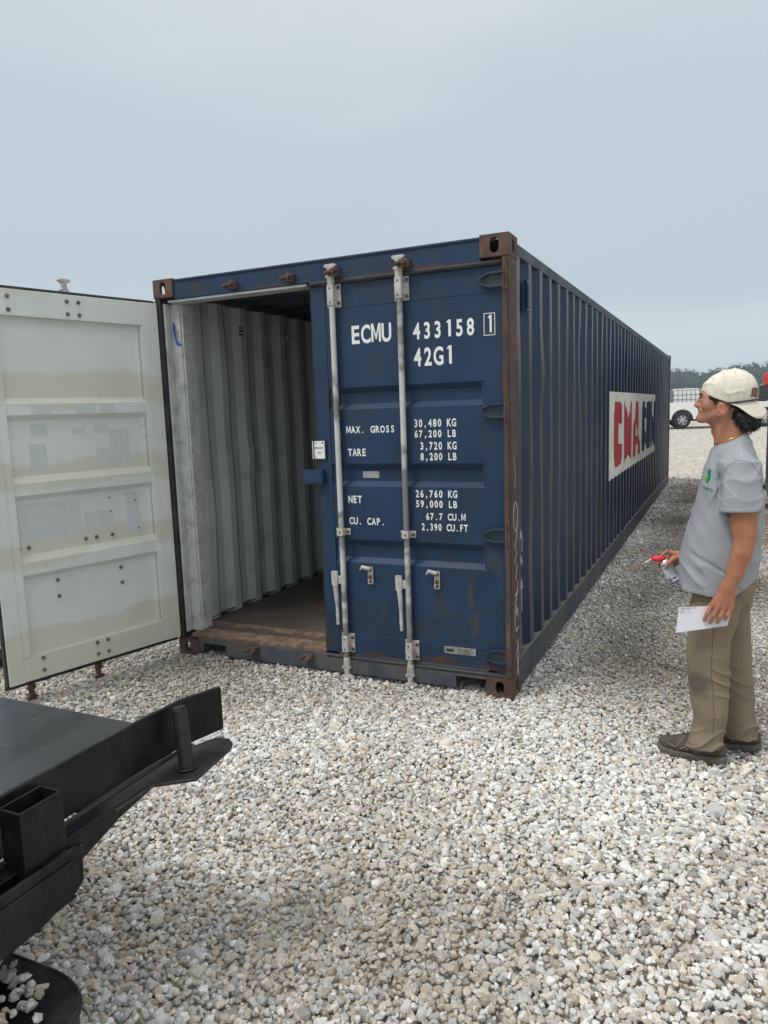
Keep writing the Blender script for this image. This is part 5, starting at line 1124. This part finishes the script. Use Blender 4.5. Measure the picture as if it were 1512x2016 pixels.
# trousers
def tro_extra(t, v, c):
    sp = t.nodes.new('ShaderNodeVectorMath'); sp.operation = 'DISTANCE'; t.links.new(v, sp.inputs[0]); sp.inputs[1].default_value = (3.41-3.52, -.46+.30, .385)
    d = _math(t, 'ADD', sp.outputs['Value'], _math(t, 'MULTIPLY', _math(t, 'SUBTRACT', _noise(t, v, 22, 5, .6), .5), .09))
    c = _mixc(t, _rng(t, d, .035, .085, .62, 0), c, (.055, .058, .060))
    s = _rng(t, _noise(t, v, 9, 6, .65), .5, .72); return _mixc(t, _math(t, 'MULTIPLY', s, .4), c, (.12, .10, .078))
M_khaki = mat('khaki_canvas', (.235, .188, .132), rough=.9, var=.08, vscale=9, extra=tro_extra, bump=.0016, bscale=70, spec=.15)
def trousers():
    S = SDF((3.30, -.54, .05), (3.76, -.06, .95), .0036)
    S.prof([.93, .86, .80, .74], [3.525, 3.520, 3.515, 3.51], [HY]*4, [.130, .135, .130, .110], [.165, .172, .172, .165], .02, p=2.2)
    S.prof([.88, .79, .70, .57, .445, .346, .223, .16, .117, .065], [3.50, 3.490, 3.478, 3.463, 3.460, 3.465, 3.479, 3.472, 3.461, 3.454], [-.385]*10,
           [.120, .112, .108, .100, .093, .088, .075, .074, .077, .080], [.100, .098, .095, .090, .084, .080, .076, .074, .077, .080], .03, p=2.2)
    S.prof([.88, .79, .70, .57, .405, .236, .14, .065], [3.53, 3.535, 3.538, 3.545, 3.562, 3.588, 3.600, 3.600], [-.205]*8, [.115, .112, .104, .095, .088, .082, .084, .084], [.098, .094, .090, .086, .082, .078, .082, .084], .025, p=2.2)
    X = S.ax[0][:, None, None]; Y = S.ax[1][None, :, None]; Z = S.ax[2][None, None, :]
    back = np.clip((X-3.45)/.05, 0, 1); kn = np.exp(-((Z-.40)/.12)**2); bt = np.clip((.20-Z)/.08, 0, 1)
    rid = lambda q: (1-np.abs(np.sin(q)))**2
    f = -.0085*kn*back*rid(44*(Z-.4)+12*(X-3.5)+.9*np.sin(28*X+20*Z))-.0120*bt*rid(48*Z-15*(X-3.48)+1.2*np.sin(25*X+18*Y))+.004+.0032*snoise(X, Y, Z, (22, 22, 14), 8)+.0012*snoise(X, Y, Z, (60, 60, 40), 18)
    f = f+.005*np.clip((Z-.62)/.1, 0, 1)*np.sin(40*(X-3.5)-55*(Z-.8)+1.3*np.sin(18*X))*.6+.004*np.sin(30*Z+38*X)*np.clip((Z-.45)/.15, 0, 1)*.5
    S.D += f.astype(np.float32)
    S.D = np.where(Z+0*X+0*Y < .10, np.maximum(S.D, -(S.D+.006)), S.D).astype(np.float32)
    S.D = np.maximum(S.D, (.076+.10*(3.50-X)*np.where(Y < -.30, -1.0, .4)-Z).astype(np.float32))
    V, F = S.mesh(1); return fast_mesh('trousers', V, F, M_khaki, PS)
TRO = trousers(); bpy.context.view_layer.update()
M_ts = mat('dark_khaki_seam', (.11, .08, .055), rough=.95)
seam(TRO, [(3.485, -.7, .76), (3.478, -.7, .60), (3.475, -.7, .45), (3.487, -.7, .34), (3.492, -.7, .24), (3.49, -.7, .13)], .0013, M_ts, 'side_seam', TRO)
seam(TRO, [(3.58, -.7, .83), (3.60, -.7, .76), (3.625, -.7, .70)], .0010, M_ts, 'pocket_seam', TRO)
# shoes
M_up = mat('worn_brown_shoe', (.066, .054, .042), rough=.75, var=.3, vscale=25, dirt=(.12, .10, .08), dirt_amt=.5, dirt_scale=20, bump=.001, bscale=150); M_sole = mat('dusty_sole', (.125, .110, .095), rough=.85, var=.3, vscale=30, dirt=(.16, .14, .12), dirt_amt=.6, dirt_scale=15, bump=.002, bscale=120)
M_over = mat('tan_overlay', (.21, .17, .12), rough=.8)
def shoe(toe, heel, lbl):
    toe, heel = np.array(toe), np.array(heel); L = np.linalg.norm(heel-toe); ax = (heel-toe)/L; P = lambda t, w, z: (toe[0]+ax[0]*t*L-ax[1]*w, toe[1]+ax[1]*t*L+ax[0]*w, z)
    lo = np.minimum(toe, heel)-.08; hi = np.maximum(toe, heel)+.08
    S = SDF((lo[0], lo[1], -.02), (hi[0], hi[1], .17), .0032)
    for a, b_, ra, rb in ((P(.13, 0, .046), P(.35, 0, .052), .034, .041), (P(.35, 0, .052), P(.62, 0, .066), .041, .042), (P(.62, 0, .060), P(.87, 0, .058), .042, .038), (P(.66, 0, .085), P(.80, 0, .095), .038, .036)): S.cone(a, b_, ra, rb, .02)
    S.cone(P(.40, 0, .085), P(.62, 0, .115), .020, .022, .02)
    X = S.ax[0][:, None, None]; Y = S.ax[1][None, :, None]; Z = S.ax[2][None, None, :]
    S.D = np.maximum(S.D, (.024-Z+0*X+0*Y).astype(np.float32)); V, F = S.mesh(1); up = fast_mesh('shoe', V, F, M_up, PS)
    if lbl: up['label'] = lbl
    S2 = SDF((lo[0], lo[1], -.02), (hi[0], hi[1], .07), .003); X = S2.ax[0][:, None, None]; Y = S2.ax[1][None, :, None]; Z = S2.ax[2][None, None, :]
    t = ((X-toe[0])*ax[0]+(Y-toe[1])*ax[1])/L; w = -(X-toe[0])*ax[1]+(Y-toe[1])*ax[0]; tc_ = np.clip(t, .13, .87); rr = np.interp(tc_, [.13, .32, .6, .87], [.040, .050, .042, .041])
    d2 = np.sqrt(((t-tc_)*L)**2+w**2)-rr; top = .030+.006*np.clip((t-.6)/.3, 0, 1)+.012*np.clip((.18-t)/.15, 0, 1); bot = .004+.016*np.clip((.16-t)/.16, 0, 1)**2
    d = np.maximum(d2, np.maximum(Z-top, bot-Z)); d = d+.0016*(np.sin(t*150) > 0)*(Z < .014); S2.D = np.minimum(S2.D, d.astype(np.float32)); V, F = S2.mesh(1); fast_mesh('sole', V, F, M_sole, up)
    bpy.context.view_layer.update()
    nrm = np.array([-ax[1]*1.0, ax[0], 0]); nrm = nrm if nrm[1] > 0 else -nrm
    for pts in (((.18, .058), (.30, .050), (.36, .080), (.42, .105)), ((.36, .048), (.46, .062), (.52, .095)), ((.44, .045), (.56, .075), (.62, .105)), ((.56, .042), (.66, .058), (.78, .062), (.86, .070)), ((.46, .095), (.60, .045)), ((.64, .055), (.56, .095))):
        q = []
        for (a, za), (c_, zc) in zip(pts, pts[1:]):
            for k in range(6): f = k/5; p = np.array(P(a+(c_-a)*f, 0, za+(zc-za)*f)); q.append(tuple(p-nrm*.2))
        b = ribbon(up, q, tuple(nrm), .0012, .0030, '', M_over, up)
        if b.V: b.obj('overlay', M_over, up, fix=False, smooth=170)
    b = MB()
    for k in range(4):
        p0, p1 = P(.36+.06*k, -.020, .102+.008*k), P(.39+.06*k, .020, .102+.008*k); m_ = P(.375+.06*k, 0, .114+.009*k); b.tube([p0, m_, p1], .0022, 5)
    b.obj('laces', M_sole, up, fix=False, smooth=170)
shoe((3.245, -.352), (3.552, -.392), 'near shoe with its toe pointing at the container'); shoe((3.395, -.200), (3.700, -.190), None)
# cap
def cap_extra(t, v, c):
    n = _rng(t, _noise(t, v, 30, 6, .65), .5, .8); return _mixc(t, _math(t, 'MULTIPLY', n, .35), c, (.50, .43, .31))
M_cap = mat('cream_cotton', (.70, .66, .56), rough=.9, var=.05, vscale=18, extra=cap_extra, bump=.0012, bscale=90, spec=.15); M_cord = mat('black_cord', (.012, .012, .015), rough=.6); M_patch = mat('brown_leather_patch', (.17, .085, .045), rough=.7, var=.4, vscale=60)
def cap():
    S = SDF((3.37, HY-.115, 1.63), (3.66, HY+.115, 1.82), .003)
    S.ell((3.510, HY, 1.692), (.1125, .091, .110), 0); S.ell((3.545, HY, 1.712), (.082, .080, .088), .03)
    X = S.ax[0][:, None, None]; Y = S.ax[1][None, :, None]; Z = S.ax[2][None, None, :]
    a = np.arctan2(Y-HY, X-3.51); seamv = .0014*np.exp(-(((a+math.pi/6) % (math.pi/3)-math.pi/6)/.03)**2)
    S.D += (-.0052*(1-np.abs(np.sin(34*(X-3.45)+30*(Z-1.7)+1.3*np.sin(40*X-26*Z))))**2*np.clip((3.60-X)/.06, 0, 1)+.002+.0012*snoise(X, Y, Z, (70, 70, 70), 12)+seamv).astype(np.float32)
    S.D = np.maximum(S.D, -(S.D+.0055)); zc = np.interp(X, [3.38, 3.41, 3.45, 3.50, 3.53, 3.63], [1.716, 1.704, 1.683, 1.662, 1.655, 1.664]); S.D = np.maximum(S.D, (zc-Z+0*Y).astype(np.float32))
    V, F = S.mesh(1); o = fast_mesh('cap', V, F, M_cap, PS); 
    n, m = 33, 9; V = []
    for i in range(n):
        t = math.radians(-88+176*i/(n-1)); inn = np.array([3.510+.106*math.cos(t), HY+.088*math.sin(t), 1.664-.008*math.sin(t)**2]); s2 = abs(math.sin(t))
        out = np.array([3.518+.150*math.cos(t)**.85, HY+.094*math.sin(t), 1.6135-.030*math.sin(2*abs(t))+.040*s2**8])
        for j in range(m):
            f = j/(m-1); p = inn*(1-f)+out*f; p[2] += .008*math.sin(math.pi*f)*(1-s2); V.append(p)
    F = [(i*m+j, i*m+j+1, (i+1)*m+j+1, (i+1)*m+j) for i in range(n-1) for j in range(m-1)]
    br = link_mesh('brim', V, F, M_cap, o, smooth=170); sd_ = br.modifiers.new('t', 'SOLIDIFY'); sd_.thickness = .0035; sd_.offset = 0
    b = MB(); b.tube([(3.510+.1165*math.cos(t), HY+.0945*math.sin(t), 1.668-.011*math.sin(t)**2) for t in np.linspace(-1.62, 1.62, 40)], .0034, 8); b.obj('cord', M_cord, o, smooth=170)
    b = MB(); b.lathe((3.535, HY, 1.8005), (.05, 0, 1), [(-.003, .006), (.0015, .0055), (.003, .002)], 12); b.obj('top_button', M_cap, o, smooth=60)
    bpy.context.view_layer.update(); b = MB(); G = []
    for i in range(9):
        for j in range(6):
            t = math.radians(-34+68*i/8); zz = 1.678+.040*j/5+.003*math.sin(i*2.1+j); d = np.array([-math.cos(t), -math.sin(t), 0]); h = hit(o, (3.51-d[0]*.3, HY-d[1]*.3, zz), tuple(d)); G.append(h-d*.0015 if h is not None else np.array((3.6, HY, zz)))
    b.add(G, [(i*6+j, i*6+j+1, (i+1)*6+j+1, (i+1)*6+j) for i in range(8) for j in range(5)]); b.obj('leather_patch', M_patch, o, fix=False)
cap()
M_gold = mat('gold_chain', (.75, .52, .20), rough=.25, metal=1.0)
b = MB(); b.tube([(3.527+.069*math.cos(t), HY+.0675*math.sin(t), 1.500+.026*math.cos(t)+.0*t) for t in np.linspace(0, 2*math.pi, 41)], .0017, 6); b.obj('necklace', M_gold, PS, smooth=170)
# envelope in the near hand
C_ = [Wp(1337, 1196, -.535), Wp(1330, 1246, -.535), Wp(1432, 1232, -.532), Wp(1444, 1191, -.532)]
b = MB(); b.add([tuple(p) for p in C_]+[tuple(p+np.array([0, .0016, 0])) for p in C_], [(0, 1, 2, 3), (4, 7, 6, 5), (0, 4, 5, 1), (1, 5, 6, 2), (2, 6, 7, 3), (3, 7, 4, 0)])
EN = empty('envelope', tuple(C_[1]), 'white paper envelope held low in the near hand of the man', 'envelope'); b.obj('paper', mat('white_envelope_paper', (.74, .74, .79), rough=.8, var=.02), EN)
ex = (C_[3]-C_[0]); ex /= np.linalg.norm(ex); ez = C_[0]-C_[1]; ez /= np.linalg.norm(ez); lb = MB()
for s, zt_, hgt, wd in (('BORN READY LLC', .0075, .0048, .062), ('PO BOX 1402 ST', .0155, .0034, .045), ('UNIT 2', .0215, .003, .020), ('MARION  IL 62959', .0275, .003, .048)):
    V2, F2 = text2d(s, 0, wd, 0, hgt, .82, .03); lb.add([tuple(C_[0]+ex*(.008+a)-ez*(zt_-b_)+np.array([0, -.0006, 0])) for a, b_ in V2], F2)
lb.obj('printed_address', M_ink, EN, fix=False)
# spray can in the far hand
ct, cb = Wp(1307, 1105, -.195), Wp(1331, 1146, -.195); axc = (cb-ct)/np.linalg.norm(cb-ct); Lc = np.linalg.norm(cb-ct)
SC = empty('spray_can', tuple(cb), 'blue and white spray can with red top and thin red straw in the far hand', 'spray can'); rc = .0300
M_can = mat('pale_can_label', (.55, .60, .68), rough=.35, var=.04); M_navy = mat('navy_can_band', (.015, .03, .12), rough=.35); M_yel = mat('yellow_can_stripe', (.75, .62, .12), rough=.4); M_rp = mat('red_nozzle_plastic', (.62, .010, .035), rough=.4); M_sil = mat('silver_can_shoulder', (.62, .62, .64), rough=.25, metal=.9)
b = MB(); b.lathe(tuple(ct), tuple(axc), [(.014, rc), (Lc-.003, rc), (Lc, rc-.003)], 28); cn = b.obj('can', M_can, SC, smooth=40)
b = MB(); b.lathe(tuple(ct), tuple(axc), [(-.012, .012), (-.008, .020), (.002, .0265), (.012, .0296), (.0138, .0296)], 28); b.obj('shoulder', M_sil, SC, smooth=50)
for a0_, a1_, m in ((.0145, .019, M_navy), (Lc-.010, Lc-.0032, M_navy), (.042, .0455, M_yel)):
    b = MB(); b.lathe(tuple(ct), tuple(axc), [(a0_, rc-.001), (a0_, rc+.0005), (a1_, rc+.0005), (a1_, rc-.001)], 28); b.obj('label_band', m, SC, smooth=40)
side = np.cross(axc, (0, 1, 0)); side /= np.linalg.norm(side)
def canpt(h, ang): v = math.cos(ang)*np.array([0, -1, 0])+math.sin(ang)*(-side); v = v-axc*(v@axc); v /= np.linalg.norm(v); return tuple(ct+axc*h+v*(rc+.0009))
def canpatch(h0, h1, a0_, a1_, m, nm):
    b = MB(); k = 6; G = [canpt(h, a0_+(a1_-a0_)*i/k) for i in range(k+1) for h in (h0, h1)]; b.add(G, [(2*i, 2*i+1, 2*i+3, 2*i+2) for i in range(k)]); b.obj(nm, m, SC, fix=False)
for k in range(6): canpatch(Lc-.034, Lc-.014, .22+.10*k, .28+.10*k, M_navy, 'bar_code')
canpatch(Lc-.030, Lc-.024, -.55, .02, M_navy, 'label_print'); canpatch(.024, .038, 1.0, 2.4, M_navy, 'label_print')
for q in (.027, .031, .035): canpatch(q, q+.0018, -.3, .5, M_navy, 'label_print')
tp_ = ct-axc*.016; fw = np.array([-.86, -.05, .0]); 
b = MB(); b.cyl(tuple(ct-axc*.008), tuple(ct-axc*.022), .016, .014, 16)
c1, c2 = Wp(1304, 1099, -.20), Wp(1284, 1101, -.215); S = SDF(tuple(np.minimum(c1, c2)-.04), tuple(np.maximum(c1, c2)+.04), .002)
S.ell(tuple((c1+c2)/2), (.034, .018, .0155), 0); S.cone(tuple(c1), tuple(ct-axc*.004), .016, .017, .01); V, F = S.mesh(1); fast_mesh('red_cap', V, F, M_rp, SC)
s0, s1, s2 = Wp(1283, 1100, -.215), Wp(1270, 1108, -.22), Wp(1233, 1122, -.22)
b = MB(); b.tube([tuple(s0), tuple(s1)], .0032, 8); b.obj('nozzle', M_paper, SC, smooth=60); b = MB(); b.tube([tuple(s1), tuple((s1+s2)/2+np.array([0, 0, .002])), tuple(s2)], .0016, 6); b.obj('straw', mat('red_straw_plastic', (.62, .12, .16), rough=.3), SC, smooth=60)
# small things on the ground
M_twig = mat('dry_stem', (.06, .045, .035), rough=.9); r = random.Random(2)
b = MB(); P = [Wp(1186, 1207, 2.2)]; b.tube([(2.95+.07*i, .95+.02*math.sin(i*1.1)-.03*i, .012+.004*math.sin(i*2)) for i in range(9)], .003, 5); tag(b.obj('wire', M_twig, origin=(2.95, .95, .012)), 'thin dark wire lying on the gravel between the container and the man', 'wire')
M_weed = mat('weed_leaf', (.06, .10, .03), rough=.8, var=.3, vscale=30); b = MB()
for i in range(46):
    x, y = 4.02+r.gauss(0, .05), 8.6+r.gauss(0, .22); a = r.uniform(0, 6.28); l = r.uniform(.04, .10); w = .008
    b.add([(x, y, 0), (x+w, y, 0), (x+math.cos(a)*l*.6, y+math.sin(a)*l*.6, l*.9), (x+math.cos(a)*l, y+math.sin(a)*l, l*.7)], [(0, 1, 2), (1, 3, 2)])
tag(b.obj('weed', M_weed, fix=False, origin=(4.02, 8.6, 0)), 'small green weed growing by the dark container at the right edge', 'weed')
# dark scraps of bark on the gravel behind the open door
b = MB(); c0 = Wp(5, 1300, 0); 
d = np.array([(6-756)/FOC, -(1300-1008)/FOC, 1.0]) @ np.stack([_r, _u, _f]); c0 = CAM+d*(-CAM[2]/d[2])
r_ = np.random.RandomState(9); n = 260; X = c0[0]+r_.normal(0, .10, n)-.06; Y = c0[1]+r_.normal(0, .10, n); sv = PAL.copy(); PAL[:] = np.array((.030, .022, .018)); o = scatter('bark_chips', X, Y, .008+r_.uniform(0, .03, n), r_.uniform(.010, .024, n), P0, r_, np.full(n, .5), np.full(n, .8)); PAL[:] = sv
tag(o, 'dark brown bark chips heaped on the gravel behind the open door', 'bark', kind='stuff')
